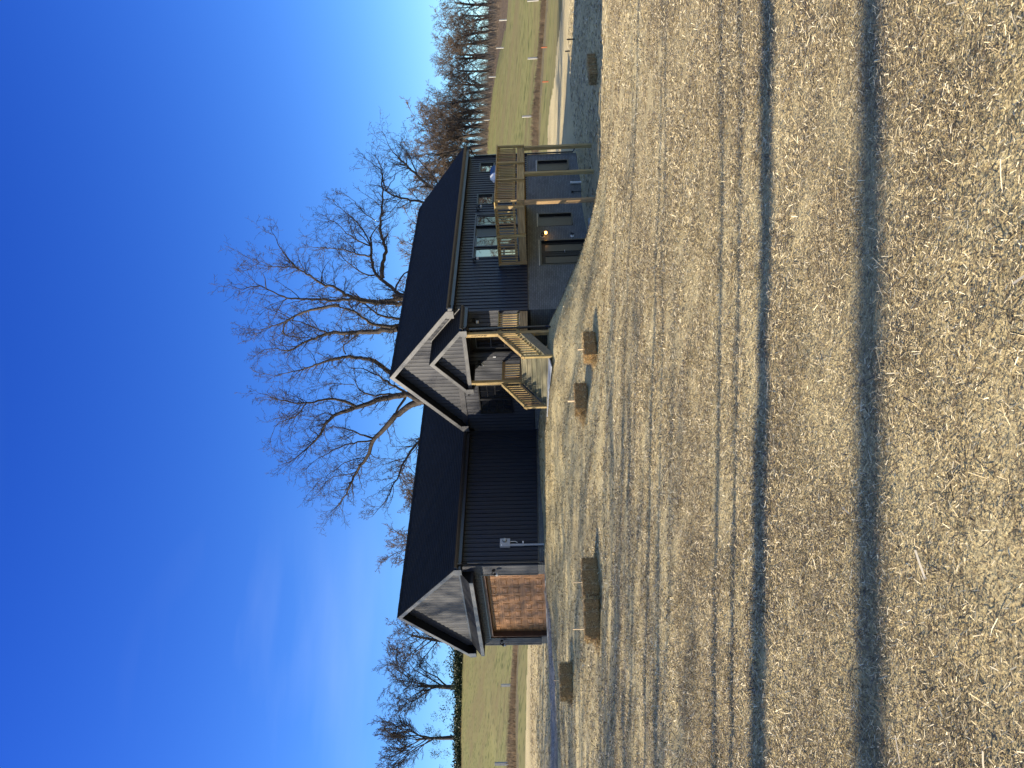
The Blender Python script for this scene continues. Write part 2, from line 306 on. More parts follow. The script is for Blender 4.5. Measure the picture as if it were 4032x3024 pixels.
# polar sheet around the viewpoint, fine in front, coarse behind, out to the horizon
rad = np.exp(np.arange(math.log(.6), math.log(900), .0125))
ang = np.r_[np.linspace(-180, -42, 70, endpoint=False), np.linspace(-42, -30, 40, endpoint=False), np.linspace(-30, 30, 430, endpoint=False), np.linspace(30, 42, 40, endpoint=False), np.linspace(42, 180, 70)]
AN, RD = np.meshgrid(np.radians(ang), rad)
f_ = RD*np.cos(AN); r_ = RD*np.sin(AN)
X = CAM.x+f_*FH.x+r_*RH.x; Y = CAM.y+f_*FH.y+r_*RH.y
Z = ground_h(X.ravel(), Y.ravel()).reshape(X.shape)
na = len(ang); nr = len(rad)
V = np.c_[X.ravel(), Y.ravel(), Z.ravel()]
ii, jj = np.meshgrid(np.arange(nr-1), np.arange(na-1), indexing='ij')
q0 = (ii*na+jj).ravel(); Q = np.c_[q0, q0+1, q0+na+1, q0+na]
fc = f_[:-1, :-1].ravel(); rc = r_[:-1, :-1].ravel(); xc = X[:-1, :-1].ravel(); yc = Y[:-1, :-1].ravel()
wob = 2.5*vnoise(xc, yc, 6, 5)+1.2*vnoise(xc, yc, 1.5, 6)
t_ = rc/np.maximum(fc, 1)
yard_end = np.interp(t_, [-.6, -.49, -.33, 0, .32, .42, .5, .7], [50, 52, 53, 58, 70, 60, 52, 48])+wob
strip_end = np.interp(t_, [-.6, -.49, -.33, 0, .32, .42, .5, .7], [66, 66, 76, 82, 84, 82, 78, 76])+wob
strip_start = np.interp(t_, [-.6, -.49, -.33, 0, .32, .42, .5], [57, 58, 66, 70, 77, 75, 70])+wob
field_end = np.interp(t_, [-.6, -.3, 0, .3, .42, .5, .7], [163, 162, 166, 172, 152, 140, 130])+wob
behind = fc < 1
zone = np.where(behind | (fc < yard_end), 0, np.where(fc < strip_start, 1, np.where(fc < strip_end, 2, np.where(fc < field_end, 1, 3))))
def sub(name, k, m):
    q = Q[zone == k]; u, inv = np.unique(q, return_inverse=True)
    o = arrays(name, V[u], inv.reshape(q.shape), m, smooth=True); return tag(o, kind='structure')
sub('ground', 0, m_straw_ground); sub('field', 1, m_field); sub('grass_verge', 2, m_strip); sub('hillside', 3, m_plow)

# gravel driveway to the garage door
cx = [(-3.1, -.15, 2.75), (-3.2, -1.2, 2.8), (-3.8, -2.6, 3.1), (-6.6, -4.8, 5.4), (-10.5, -7.6, 6.2), (-16, -11.0, 6.2), (-24, -15.5, 6.0), (-36, -22, 5.6), (-60, -35, 5.6)]
def spl(P, n):
    P = np.array(P); t = np.r_[0, np.cumsum(np.hypot(*np.diff(P[:, :2], axis=0).T))]; s = np.linspace(0, t[-1], n)
    return np.c_[[np.interp(s, t, P[:, k]) for k in range(P.shape[1])]].T
cc = spl(cx, 420)
dd = np.gradient(cc[:, :2], axis=0); dd /= np.hypot(*dd.T)[:, None]; nn = np.c_[-dd[:, 1], dd[:, 0]]
wv = np.linspace(-1, 1, 81)
edge = 1+.08*vnoise(np.arange(420)*.14, np.zeros(420), .8, 8)
PX = cc[:, None, :2]+nn[:, None, :]*(wv[None, :, None]*cc[:, None, 2:3]*edge[:, None, None])
GX = PX[..., 0].ravel(); GY = PX[..., 1].ravel()
GZ = ground_h(GX, GY)+.045+.06*vnoise(GX, GY, .7, 19)+.05*vnoise(GX, GY, .25, 9)+.03*vnoise(GX, GY, .1, 10)-.10*np.tile(np.abs(wv)**4, 420)
i2, j2 = np.meshgrid(np.arange(419), np.arange(80), indexing='ij'); q0 = (i2*81+j2).ravel()
tag(arrays('driveway', np.c_[GX, GY, GZ], np.c_[q0, q0+1, q0+82, q0+81], m_gravel, smooth=True), kind='structure')

# ---------------------------------------------------------------- the house
GW, LG, WM, LM = 6.18, 6.86, 6.763, 11.96
HOUSE = empty('house', (0, 0, -.3), 'dark vertical sided house with black roofs, grey brick basement, brown garage door, timber deck', 'house')
ZV = Vector((0, 0, 1))
PROF = [(0, -.024), (.036, -.024), (.0362, .022), (.055, .023), (.12, .009), (.1998, .006), (.2, -.022)]
def siding(name, O, Sx, N, s0, s1, zb, zt, holes=(), parent=HOUSE, m=m_side, period=.2, brk=()):
    mb = MB(); O = Vector(O); Sx = Vector(Sx); N = Vector(N)
    bs = {round(s0, 4), round(s1, 4)}
    k = math.floor(s0/period)
    while k*period < s1:
        for a, _ in PROF[:-1]:
            q = k*period+a*period/.2
            if s0 < q < s1: bs.add(round(q, 5))
        k += 1
    for h in holes:
        for q in h[:2]:
            if s0 < q < s1: bs.add(round(q, 4))
    for q in brk:
        if s0 < q < s1: bs.add(round(q, 4))
    bs = sorted(bs)
    def nof(s):
        t = (s/period-math.floor(s/period+1e-6))*.2
        t = max(0, t)
        for (a, x), (b, y) in zip(PROF, PROF[1:]):
            if a <= t <= b: return x+(y-x)*(t-a)/(b-a)
        return 0
    ztf = zt if callable(zt) else (lambda s: zt); zbf = zb if callable(zb) else (lambda s: zb)
    for a, b in zip(bs, bs[1:]):
        if b-a < 5e-5: continue
        mid = (a+b)/2; iv = [(None, None)]; cuts = sorted([(h[2], h[3]) for h in holes if h[0] < mid < h[1]])
        lo = None; segs = []
        for c0, c1 in cuts: segs.append((lo, c0)); lo = c1
        segs.append((lo, None))
        na_, nb_ = nof(a+1e-5), nof(b-1e-5)
        for z0, z1 in segs:
            za0, zb0 = (zbf(a), zbf(b)) if z0 is None else (z0, z0)
            za1, zb1 = (ztf(a), ztf(b)) if z1 is None else (z1, z1)
            if za1 <= za0 and zb1 <= zb0: continue
            mb.face([O+Sx*a+N*na_+ZV*za0, O+Sx*b+N*nb_+ZV*zb0, O+Sx*b+N*nb_+ZV*max(zb1, zb0), O+Sx*a+N*na_+ZV*max(za1, za0)])
    return mb.build(name, m, parent)
def rectprism(mb, O, Sx, N, s0, s1, z0, z1, n0, n1):
    O = Vector(O); Sx = Vector(Sx); N = Vector(N)
    P = [O+Sx*s+N*n+ZV*z for z in (z0, z1) for s, n in ((s0, n0), (s1, n0), (s1, n1), (s0, n1))]
    mb._cell(P)

def slope(mb, e0, e1, up, L, th=.11, course=.145, step=.006, L1=None):
    # courses of shingles: e0-e1 eave edge, up = unit vector up the slope; overhanging butt edges give real steps
    e0, e1, up = Vector(e0), Vector(e1), Vector(up).normalized(); ax = (e1-e0).normalized(); nrm = ax.cross(up).normalized()
    if nrm.z < 0: nrm = -nrm
    W_ = (e1-e0).length; n = max(1, int(round(L/course))); c = L/n
    for i in range(n):
        a = e0+up*(i*c); b = e1+up*(i*c); a2 = e0+up*((i+1)*c); b2 = e1+up*((i+1)*c)
        mb.face([a+nrm*step, b+nrm*step, b2, a2], [(0, i*c), (W_, i*c), (W_, (i+1)*c-.001), (0, (i+1)*c-.001)])
        mb.face([a, b, b+nrm*step, a+nrm*step], [(0, i*c+.07), (W_, i*c+.07), (W_, i*c+.08), (0, i*c+.08)])
    dn = Vector((0, 0, -th)); a, b, a2, b2 = e0, e1, e0+up*L, e1+up*L
    mb.face([a+dn, a2+dn, b2+dn, b+dn]); mb.face([a, a+dn, b+dn, b]); mb.face([a, a2, a2+dn, a+dn]); mb.face([b, b+dn, b2+dn, b2])

HE, PG, OG, OE = 3.112, .7715, .3655, .359
HM, PM, XPK, OM, OEM = 3.138, .7982, 3.791, .390, .370
YB = LG+LM
# --- roofs
mb = MB()
ug = Vector((-1, 0, PG)).normalized(); Lgs = math.hypot(GW/2+OE, PG*(GW/2+OE)); ZG = HE+PG*(GW/2+OE)
slope(mb, (OE, -OG, HE), (OE, YB+.3, HE), ug, Lgs)
ug2 = Vector((1, 0, PG)).normalized()
slope(mb, (-GW-OE, YB+.3, HE), (-GW-OE, -OG, HE), ug2, Lgs)
for k in range(60):  # ridge caps
    y = -OG+k*.33; h = .012+.006*(k % 2)
    mb.face([(-GW/2, y, ZG+h), (-GW/2+.16, y, ZG-.16*PG+h), (-GW/2+.16, y+.33, ZG-.16*PG+h), (-GW/2, y+.33, ZG+h)])
    mb.face([(-GW/2-.16, y, ZG-.16*PG+h), (-GW/2, y, ZG+h), (-GW/2, y+.33, ZG+h), (-GW/2-.16, y+.33, ZG-.16*PG+h)])
tag(mb.build('garage_roof', m_roof, HOUSE))
mb = MB()
XEM = WM+OEM; XLM = 2*XPK-XEM; Lms = math.hypot(XEM-XPK, PM*(XEM-XPK)); ZM = HM+PM*(XEM-XPK)
um = Vector((-1, 0, PM)).normalized(); um2 = Vector((1, 0, PM)).normalized()
slope(mb, (XEM, LG-OM, HM), (XEM, YB+.355, HM), um, Lms)
slope(mb, (XLM, YB+.355, HM), (XLM, LG-OM, HM), um2, Lms)
for k in range(39):
    y = LG-OM+k*.325; h = .012+.006*(k % 2)
    mb.face([(XPK, y, ZM+h), (XPK+.16, y, ZM-.16*PM+h), (XPK+.16, y+.33, ZM-.16*PM+h), (XPK, y+.33, ZM+h)])
    mb.face([(XPK-.16, y, ZM-.16*PM+h), (XPK, y, ZM+h), (XPK, y+.33, ZM+h), (XPK-.16, y+.33, ZM-.16*PM+h)])
mb.build('main_roof', m_roof, HOUSE)
mb = MB()
XP, HP, WP, PP, OP = 5.369, 2.600, 1.629, 1.097, .30
XPE = XP+WP; ZP = HP+PM*WP; Lps = math.hypot(WP, PM*WP); YPF = LG-PP-OP
slope(mb, (XPE, YPF, HP), (XPE, LG+.02, HP), um, Lps, th=.09)
slope(mb, (XP-WP, LG+.02, HP), (XP-WP, YPF, HP), um2, Lps, th=.09)
for k in range(5):
    y = YPF+k*.29
    mb.face([(XP, y, ZP+.012), (XP+.14, y, ZP-.14*PM+.012), (XP+.14, y+.28, ZP-.14*PM+.012), (XP, y+.28, ZP+.012)])
    mb.face([(XP-.14, y, ZP-.14*PM+.012), (XP, y, ZP+.012), (XP, y+.28, ZP+.012), (XP-.14, y+.28, ZP-.14*PM+.012)])
mb.build('porch_roof', m_roof, HOUSE)
# --- rake fascia, returns, soffits
def rake(name, xc, half, ze, pitch, y, hgt, dy=.025, depth=.3, ret=.34):
    mb = MB(); zp = ze+pitch*half; d = .012
    for s in (-1, 1):
        e = xc+s*half
        P = [(e, y, ze-d), (xc, y, zp-d), (xc, y, zp-d-hgt*1.27), (e-s*.02, y, ze-d-hgt*1.27+.015)]
        mb.prism(P, (0, -dy, 0))
        # boxed return at the eave end
        P = [(e+s*.002, y-.002, ze-.05), (e-s*ret*.15, y-.002, ze-d-hgt*1.1), (e-s*ret, y-.002, ze-d-hgt*1.27-.03), (e-s*ret*.1, y-.002, ze-d-hgt*1.27-.03)]
        P = [(e, y-.003, ze-.06), (e-s*ret, y-.003, ze-.06+pitch*ret-hgt*1.2), (e-s*ret, y-.003, ze-.27), (e, y-.003, ze-.27)]
        mb.prism(P, (0, -dy, 0))
    f = mb.build(name, m_fascia, HOUSE)
    mb = MB()
    for s in (-1, 1):
        e = xc+s*half
        P = [(e, y, ze-.13), (xc, y, zp-.13), (xc, y, zp-.165), (e, y, ze-.165)]
        mb.prism(P, (0, depth, 0))
        mb.box(min(e, e-s*ret), max(e, e-s*ret), y, y+depth, ze-.268, ze-.24)
    mb.build('soffit', m_soffit, HOUSE)
rake('rake_fascia', -GW/2, GW/2+OE, HE, PG, -OG, .15, depth=OG-.03)
rake('rake_fascia', XPK, XEM-XPK, HM, PM, LG-OM, .16, depth=OM-.03)
rake('rake_fascia', XP, WP, HP, PM, YPF, .14, depth=OP-.03, ret=.26)
# eave fascias, soffits and gutters along the long sides
def eave(x, y0, y1, z, wall, gut=True):
    mb = MB(); s = 1 if x > wall else -1
    mb.box(min(x-s*.03, x), max(x-s*.03, x), y0, y1, z-.26, z-.02); mb.build('eave_fascia', m_gutter, HOUSE)
    mb = MB(); mb.box(min(wall+s*.03, x-s*.032), max(wall+s*.03, x-s*.032), y0, y1, z-.262, z-.235); mb.build('soffit', m_soffit, HOUSE)
    if gut:
        mb = MB()
        pr = [(x+s*.002, -.02), (x+s*.002, -.13), (x+s*.075, -.13), (x+s*.105, -.075), (x+s*.12, -.02), (x+s*.11, -.02), (x+s*.09, -.075), (x+s*.068, -.12), (x+s*.012, -.12), (x+s*.012, -.02)]
        mb.prism([(a, y0, z+b) for a, b in pr], (0, y1-y0, 0)); mb.build('gutter', m_gutter, HOUSE)
eave(OE, -OG+.02, LG-OM-.01, HE, 0); eave(XEM, LG-OM+.02, YB+.33, HM, WM); eave(-GW-OE, -OG+.02, YB, HE, -GW)
eave(XPE, YPF+.02, LG-.02, HP, XPE-.30); eave(XP-WP, YPF+.02, LG-.02, HP, XP-WP+.30)

# --- shell behind the siding
ZB = -2.6
mb = MB(); mb.box(-GW+.04, -.04, .3, YB-.05, -.9, HE-.02); mb.box(.0, WM-.10, LG+.12, YB-.05, ZB, HM-.03)
mb.prism([(-GW-.1, .05, HE-.15), (-.1+.2, .05, HE-.15), (-GW/2, .05, ZG-.2)], (0, YB-.2, 0))
mb.prism([(XLM+.3, LG+.05, HM-.1), (XEM-.38, LG+.05, HM-.1), (XPK, LG+.05, ZM-.2)], (0, LM-.1, 0))
mb.build('inner_wall', m_black, HOUSE)

FX, FN = (1, 0, 0), (0, -1, 0)   # front faces
SX, SN = (0, 1, 0), (1, 0, 0)    # side faces
# garage front: wall + gable
DL, DR_, DB, DT = -5.586, -.633, -.242, 2.15
siding('garage_front_wall', (0, 0, 0), FX, FN, -GW, 0, 0, lambda s: HE-.17+PG*(GW/2+OE-abs(s+GW/2)), holes=[(DL, DR_, -1, DT)], brk=(-GW/2,))
siding('garage_side_wall', (0, 0, 0), SX, SN, 0, LG, 0, HE-.22)
siding('garage_far_wall', (-GW, 0, 0), SX, (-1, 0, 0), 0, YB, 0, HE-.22)
WF = (1.10, 2.86, .90, 2.34); FD = (4.62, 5.98, .38, 2.46)
siding('front_wall', (0, LG, 0), FX, FN, 0, WM, .04, lambda s: HM-.17+PM*(XEM-XPK-abs(s-XPK)), holes=[WF, FD], brk=(XPK,))
siding('porch_gable_wall', (0, LG-PP, 0), FX, FN, XP-WP+.16, XPE-.16, HP-.03, lambda s: HP-.16+PM*(WP-abs(s-XP)), brk=(XP,))
UW = [(17.25, 18.17, 1.62, 2.36), (14.40, 15.32, 1.60, 2.36)]; PD = (10.30, 13.60, .42, 2.37)
siding('deck_side_wall', (WM, 0, 0), SX, SN, LG, YB, .097, HM-.22, holes=UW+[PD])
# corner posts and bands
for q in ((-.03, .03, -.03, .05, 0, HE-.25), (WM-.05, WM+.028, LG-.028, LG+.06, .05, HM-.25), (WM-.05, WM+.028, YB-.06, YB+.02, .097, HM-.25), (-GW-.03, -GW+.05, -.03, .05, 0, HE-.25)):
    mb = MB(); mb.box(*q); mb.build('corner_trim', m_side, HOUSE)
mb = MB(); mb.box(.35, WM-.03, LG-.038, LG-.022, 2.93, 3.13); mb.box(.03, WM-.03, LG-.045, LG-.020, 2.90, 2.93)
mb.build('gable_band', m_trim, HOUSE)
for q in ((0.001, .03, .05, LG-.03, -.03, .0), (.03, WM, LG-.03, LG-.001, .01, .04), (WM+.001, WM+.03, LG, YB, .07, .097)):
    mb = MB(); mb.box(*q); mb.build('drip_trim', m_gutter, HOUSE)
# brick
def bwall(mb, O, Sx, N, s0, s1, z0, z1, holes=()):
    O = Vector(O); Sx = Vector(Sx); N = Vector(N)
    bs = sorted({s0, s1} | {q for h in holes for q in h[:2]})
    for a, b in zip(bs, bs[1:]):
        cuts = sorted([(h[2], h[3]) for h in holes if h[0] < (a+b)/2 < h[1]]); lo_ = z0; segs = []
        for c0, c1 in cuts: segs.append((lo_, c0)); lo_ = c1
        segs.append((lo_, z1))
        for q0_, q1_ in segs:
            if q1_-q0_ < .001: continue
            mb.face([O+Sx*a+ZV*q0_, O+Sx*b+ZV*q0_, O+Sx*b+ZV*q1_, O+Sx*a+ZV*q1_], [(a, q0_), (b, q0_), (b, q1_), (a, q1_)])
BW = [(17.20, 18.19, -1.89, -.39), (12.50, 13.50, -1.87, -.375)]; BD = (9.67, 11.46, -2.42, -.42)
mb = MB()
bwall(mb, (WM-.012, 0, 0), SX, SN, LG, YB, -2.75, .072, BW+[BD])
mb.build('basement_brick_wall', m_brick, HOUSE)
mb = MB()
bwall(mb, (0, LG+.012, 0), FX, FN, 0, WM-.012, -1.6, .012); mb.build('foundation_brick', m_brick, HOUSE); mb = MB()
bwall(mb, (-.012, 0, 0), SX, SN, 0, LG, -.9, -.03); mb.build('foundation_brick', m_brick, HOUSE); mb = MB()
bwall(mb, (0, .012, 0), FX, FN, -GW, DL, -.9, -.0); mb.build('foundation_brick', m_brick, HOUSE); mb = MB(); bwall(mb, (0, .012, 0), FX, FN, DR_, -.012, -.9, -.0)
mb.face([(DR_, .012, -.9), (DR_, .25, -.9), (DR_, .25, 0), (DR_, .012, 0)], [(0, -.9), (.24, -.9), (.24, 0), (0, 0)])
mb.build('foundation_brick', m_brick, HOUSE)

# --- windows
def window(kind, O, Sx, N, w, rec=.06, cols=1, rows=1, split=None, g=m_glass, fw=.05, m=m_black, sill=True, proud=.03, units=1, midw=.05):
    s0, s1, z0, z1 = w
    mb = MB()
    rectprism(mb, O, Sx, N, s0, s0+fw, z0, z1, -rec-.03, proud); rectprism(mb, O, Sx, N, s1-fw, s1, z0, z1, -rec-.03, proud)
    rectprism(mb, O, Sx, N, s0+fw, s1-fw, z1-fw, z1, -rec-.03, proud+.002); rectprism(mb, O, Sx, N, s0+fw, s1-fw, z0, z0+fw, -rec-.03, proud+(.03 if sill else .002))
    fr = mb.build(kind, m, HOUSE)
    uw = (s1-s0-2*fw-(units-1)*midw)/units
    for u in range(units):
        a = s0+fw+u*(uw+midw); b = a+uw; zs = [z0+fw]+([split] if split else [])+[z1-fw]
        if u < units-1:
            mb = MB(); rectprism(mb, O, Sx, N, b, b+midw, z0+fw, z1-fw, -rec-.02, proud-.01); mb.build('mullion', m, fr)
        for q, (za, zb_) in enumerate(zip(zs, zs[1:])):
            n0 = -rec-.02*(len(zs) == 3 and q == 0)
            mb = MB(); rectprism(mb, O, Sx, N, a, b, za, zb_, n0-.012, n0); mb.build('pane', g, fr)
            mb = MB(); t = .028
            rectprism(mb, O, Sx, N, a, a+t, za, zb_, n0+.001, n0+.022); rectprism(mb, O, Sx, N, b-t, b, za, zb_, n0+.001, n0+.022)
            rectprism(mb, O, Sx, N, a+t, b-t, zb_-t, zb_, n0+.001, n0+.024); rectprism(mb, O, Sx, N, a+t, b-t, za, za+t, n0+.001, n0+.024)
            for c in range(1, cols): x = a+(b-a)*c/cols; rectprism(mb, O, Sx, N, x-.009, x+.009, za+t, zb_-t, n0+.002, n0+.014)
            for c in range(1, rows): z = za+(zb_-za)*c/rows; rectprism(mb, O, Sx, N, a+t, b-t, z-.009, z+.009, n0+.002, n0+.016)
            mb.build('sash', m, fr)
    return fr
window('front_window', (0, LG, 0), FX, FN, WF, cols=2, rows=2, split=1.62, units=2, midw=.11)
for w in UW: window('high_window', (WM, 0, 0), SX, SN, w, g=m_glass2, fw=.06)
for w in BW: window('basement_window', (WM-.012, 0, 0), SX, SN, w, rec=.09, units=1, split=(w[2]+w[3])/2, g=m_glass3, proud=.012, fw=.045)
for w in BW+[BD]:
    mb = MB(); mb.box(WM-.013, WM+.004, w[0]-.02, w[1]+.02, w[3], w[3]+.045); mb.build('lintel', m_concrete, HOUSE)
# glazed deck doors: four leaves, second and fourth set forward
PO = (WM, 0, 0)
mb = MB(); rectprism(mb, PO, SX, SN, PD[0], PD[0]+.06, PD[2], PD[3], -.14, .035); rectprism(mb, PO, SX, SN, PD[1]-.06, PD[1], PD[2], PD[3], -.14, .035)
rectprism(mb, PO, SX, SN, PD[0]+.06, PD[1]-.06, PD[3]-.06, PD[3], -.14, .037); rectprism(mb, PO, SX, SN, PD[0]+.06, PD[1]-.06, PD[2], PD[2]+.05, -.14, .037)
pdoor = mb.build('patio_door', m_trim, HOUSE)
for i, (a, b, n0, g) in enumerate(((10.37, 11.12, -.08, m_glass2), (11.14, 11.94, -.03, m_glass), (11.96, 12.70, -.12, m_glass2), (12.73, 13.53, -.03, m_glass))):
    z0, z1 = PD[2]+.06, PD[3]-.07
    mb = MB(); rectprism(mb, PO, SX, SN, a+.07, b-.07, z0+.1, z1-.07, n0-.012, n0); mb.build('pane', g, pdoor)
    mb = MB(); rectprism(mb, PO, SX, SN, a, a+.07, z0, z1, n0-.02, n0+.03); rectprism(mb, PO, SX, SN, b-.07, b, z0, z1, n0-.02, n0+.03)
    rectprism(mb, PO, SX, SN, a+.07, b-.07, z1-.07, z1, n0-.02, n0+.028); rectprism(mb, PO, SX, SN, a+.07, b-.07, z0, z0+.1, n0-.02, n0+.028)
    if i in (0, 2): rectprism(mb, PO, SX, SN, a+.07, b-.07, 1.03, 1.10, n0-.02, n0+.026)
    mb.build('leaf_frame', m_trim if i in (1, 3) else m_black, pdoor)
# basement double door
BO = (WM-.012, 0, 0)
mb = MB(); rectprism(mb, BO, SX, SN, BD[0], BD[0]+.06, BD[2], BD[3], -.18, .01); rectprism(mb, BO, SX, SN, BD[1]-.06, BD[1], BD[2], BD[3], -.18, .01); rectprism(mb, BO, SX, SN, BD[0]+.06, BD[1]-.06, BD[3]-.07, BD[3], -.18, .012)
bdoor = mb.build('basement_door', m_black, HOUSE)
for a, b, g in ((9.74, 10.54, m_glass), (10.57, 11.39, m_glass3)):
    n0 = -.1; z0, z1 = BD[2]+.03, BD[3]-.08
    mb = MB(); rectprism(mb, BO, SX, SN, a+.15, b-.15, z0+.22, z1-.15, n0-.01, n0+.004); mb.build('pane', g, bdoor)
    mb = MB(); rectprism(mb, BO, SX, SN, a, a+.15, z0, z1, n0-.03, n0+.02); rectprism(mb, BO, SX, SN, b-.15, b, z0, z1, n0-.03, n0+.02)
    rectprism(mb, BO, SX, SN, a+.15, b-.15, z1-.15, z1, n0-.03, n0+.021); rectprism(mb, BO, SX, SN, a+.15, b-.15, z0, z0+.22, n0-.03, n0+.021)
    for (c, d, e, f) in ((a+.14, a+.16, z0+.21, z1-.14), (b-.16, b-.14, z0+.21, z1-.14)): rectprism(mb, BO, SX, SN, c, d, e, f, n0+.021, n0+.030)
    mb.build('door_leaf', m_dark, bdoor)
mb = MB(); mb.tube([(WM-.07, 10.60, -1.45), (WM-.03, 10.60, -1.45), (WM-.03, 10.72, -1.45)], .012, 8); mb.build('handle', m_greymetal, bdoor)
mb = MB(); mb.box(WM+.0, WM+.9, 9.7, 11.6, -2.62, -2.46); mb.build('door_slab', m_concrete, HOUSE)
# front door with sidelights
FO = (0, LG, 0)
mb = MB(); rectprism(mb, FO, FX, FN, FD[0], FD[0]+.07, FD[2], FD[3], -.14, .03); rectprism(mb, FO, FX, FN, FD[1]-.07, FD[1], FD[2], FD[3], -.14, .03); rectprism(mb, FO, FX, FN, FD[0]+.07, FD[1]-.07, FD[3]-.07, FD[3], -.14, .032)
fdoor = mb.build('front_door', m_black, HOUSE)
mb = MB(); rectprism(mb, FO, FX, FN, 4.76, 5.69, FD[2], FD[3]-.07, -.11, -.07)
rectprism(mb, FO, FX, FN, 4.86, 5.24, .5, .98, -.07, -.05); rectprism(mb, FO, FX, FN, 5.28, 5.6, .5, .98, -.07, -.05); mb.build('door_leaf', m_dark, fdoor)
mb = MB(); rectprism(mb, FO, FX, FN, 4.88, 5.58, 1.10, 2.18, -.069, -.058); mb.build('pane', m_glass, fdoor)
mb = MB(); rectprism(mb, FO, FX, FN, 4.845, 4.88, 1.07, 2.21, -.069, -.035); rectprism(mb, FO, FX, FN, 5.58, 5.615, 1.07, 2.21, -.069, -.035)
rectprism(mb, FO, FX, FN, 4.88, 5.58, 2.18, 2.21, -.069, -.037); rectprism(mb, FO, FX, FN, 4.88, 5.58, 1.07, 1.10, -.069, -.037); rectprism(mb, FO, FX, FN, 4.88, 5.58, 1.60, 1.63, -.058, -.04); mb.build('pane_frame', m_trim, fdoor)
mb = MB(); mb.tube([(5.64, LG+.07, 1.05), (5.64, LG+.01, 1.05), (5.54, LG+.01, 1.05)], .013, 8); mb.build('handle', m_greymetal, fdoor); mb = MB(); mb.tube([(5.64, LG+.07, 1.22), (5.64, LG+.03, 1.22)], .028, 10); mb.build('deadbolt', m_greymetal, fdoor)
mb = MB(); rectprism(mb, FO, FX, FN, 5.72, 5.90, .5, 2.36, -.1, -.06); mb.build('sidelight', m_glass, fdoor)
mb = MB(); mb.box(4.40, 4.45, LG-.045, LG-.02, 1.46, 1.57); mb.build('doorbell', m_white, HOUSE)

# --- garage door
gd = MB(); PH = .458; nrow, ncol = 5, 8; y = .25; pw = (DR_-DL)/ncol
for r_i in range(nrow):
    z0 = DB+r_i*PH; z1 = z0+PH-.006
    gd.box(DL-.02, DR_+.02, y, y+.04, z0, z1)
    for c in range(ncol):
        a = DL+c*pw+.075; b = DL+(c+1)*pw-.075; e = z0+.085; f = z1-.08
        # moulded frame around a raised field
        t = .02
        gd.box(a, b, y-.012, y-.0005, e, e+t); gd.box(a, b, y-.012, y-.0005, f-t, f); gd.box(a, a+t, y-.0115, y-.0005, e+t, f-t); gd.box(b-t, b, y-.0115, y-.0005, e+t, f-t)
        o1 = [(a+.045, y-.0005, e+.045), (b-.045, y-.0005, e+.045), (b-.045, y-.0005, f-.045), (a+.045, y-.0005, f-.045)]
        i1 = [(a+.075, y-.018, e+.075), (b-.075, y-.018, e+.075), (b-.075, y-.018, f-.075), (a+.075, y-.018, f-.075)]
        gd.face(i1)
        for k in range(4): gd.face([o1[k], o1[(k+1) % 4], i1[(k+1) % 4], i1[k]])
m_gdoor = mat('walnut_garage_door', (.21, .097, .034), .5, .4, col2=(.27, .135, .052), vscale=3, stretch=(.6, 4, 6), bump=.15, bscale=12, detail=8)
m_jamb = mat('brown_jamb', (.075, .036, .02), .5, .4, var=.2, vscale=6)
gdo = gd.build('garage_door', m_gdoor, HOUSE)
mb = MB()
mb.box(DL, DL+.10, .012, .248, DB, DT-.1); mb.box(DL, DR_, .012, .248, DT-.1, DT-.002); mb.box(DR_-.03, DR_, .012, .248, DB, DT-.1)
mb.build('jamb', m_jamb, gdo)
mb = MB(); mb.box(DL-.05, DL, -.032, .011, 0.01, DT+.05); mb.box(DR_, DR_+.05, -.032, .011, 0.01, DT+.05); mb.box(DL, DR_, -.034, .011, DT, DT+.05)
mb.build('door_trim', m_black, gdo)
mb = MB(); mb.box(DL-.1, DR_+.1, -.35, .24, -.6, DB-.002); mb.build('door_sill_slab', m_concrete, HOUSE)
# pent roof over the garage door
mb = MB(); x0, x1 = -6.13, -.33; yo = -.5; zt, zo = 3.0, 2.60; k = 6
for i in range(k):
    a, b = i/k, (i+1)/k
    P = lambda t, x, lift=0: (x, (yo-.02)*(1-t)-.02*t, zo+(zt-zo)*t+lift)
    mb.face([P(a, x0, .006), P(a, x1, .006), P(b, x1), P(b, x0)], [(0, a*.64), (x1-x0, a*.64), (x1-x0, b*.64), (0, b*.64)])
    mb.face([P(a, x0), P(a, x1), P(a, x1, .006), P(a, x0, .006)])
mb.prism([(x1, -.02, zt-.003), (x1, yo-.02, zo-.003), (x1, yo-.02, zo-.05), (x1, -.02, zo-.05)], (x0-x1, 0, 0))
pent = mb.build('pent_roof', m_roof, HOUSE)
mb = MB(); mb.box(x0-.02, x1+.02, yo-.045, yo-.021, zo-.15, zo-.006); mb.build('pent_fascia', m_fascia, pent)
mb = MB(); mb.box(x0-.02, x0-.001, yo-.02, -.02, zo-.15, zo-.052); mb.box(x1+.001, x1+.02, yo-.02, -.02, zo-.15, zo-.052); mb.box(x0, x1, yo-.02, -.02, zo-.14, zo-.11); mb.build('soffit', m_soffit, pent)
mb = MB(); mb.box(x0, x1, -.035, -.021, zt-.01, zt+.05); mb.build('flashing', m_trim, pent)

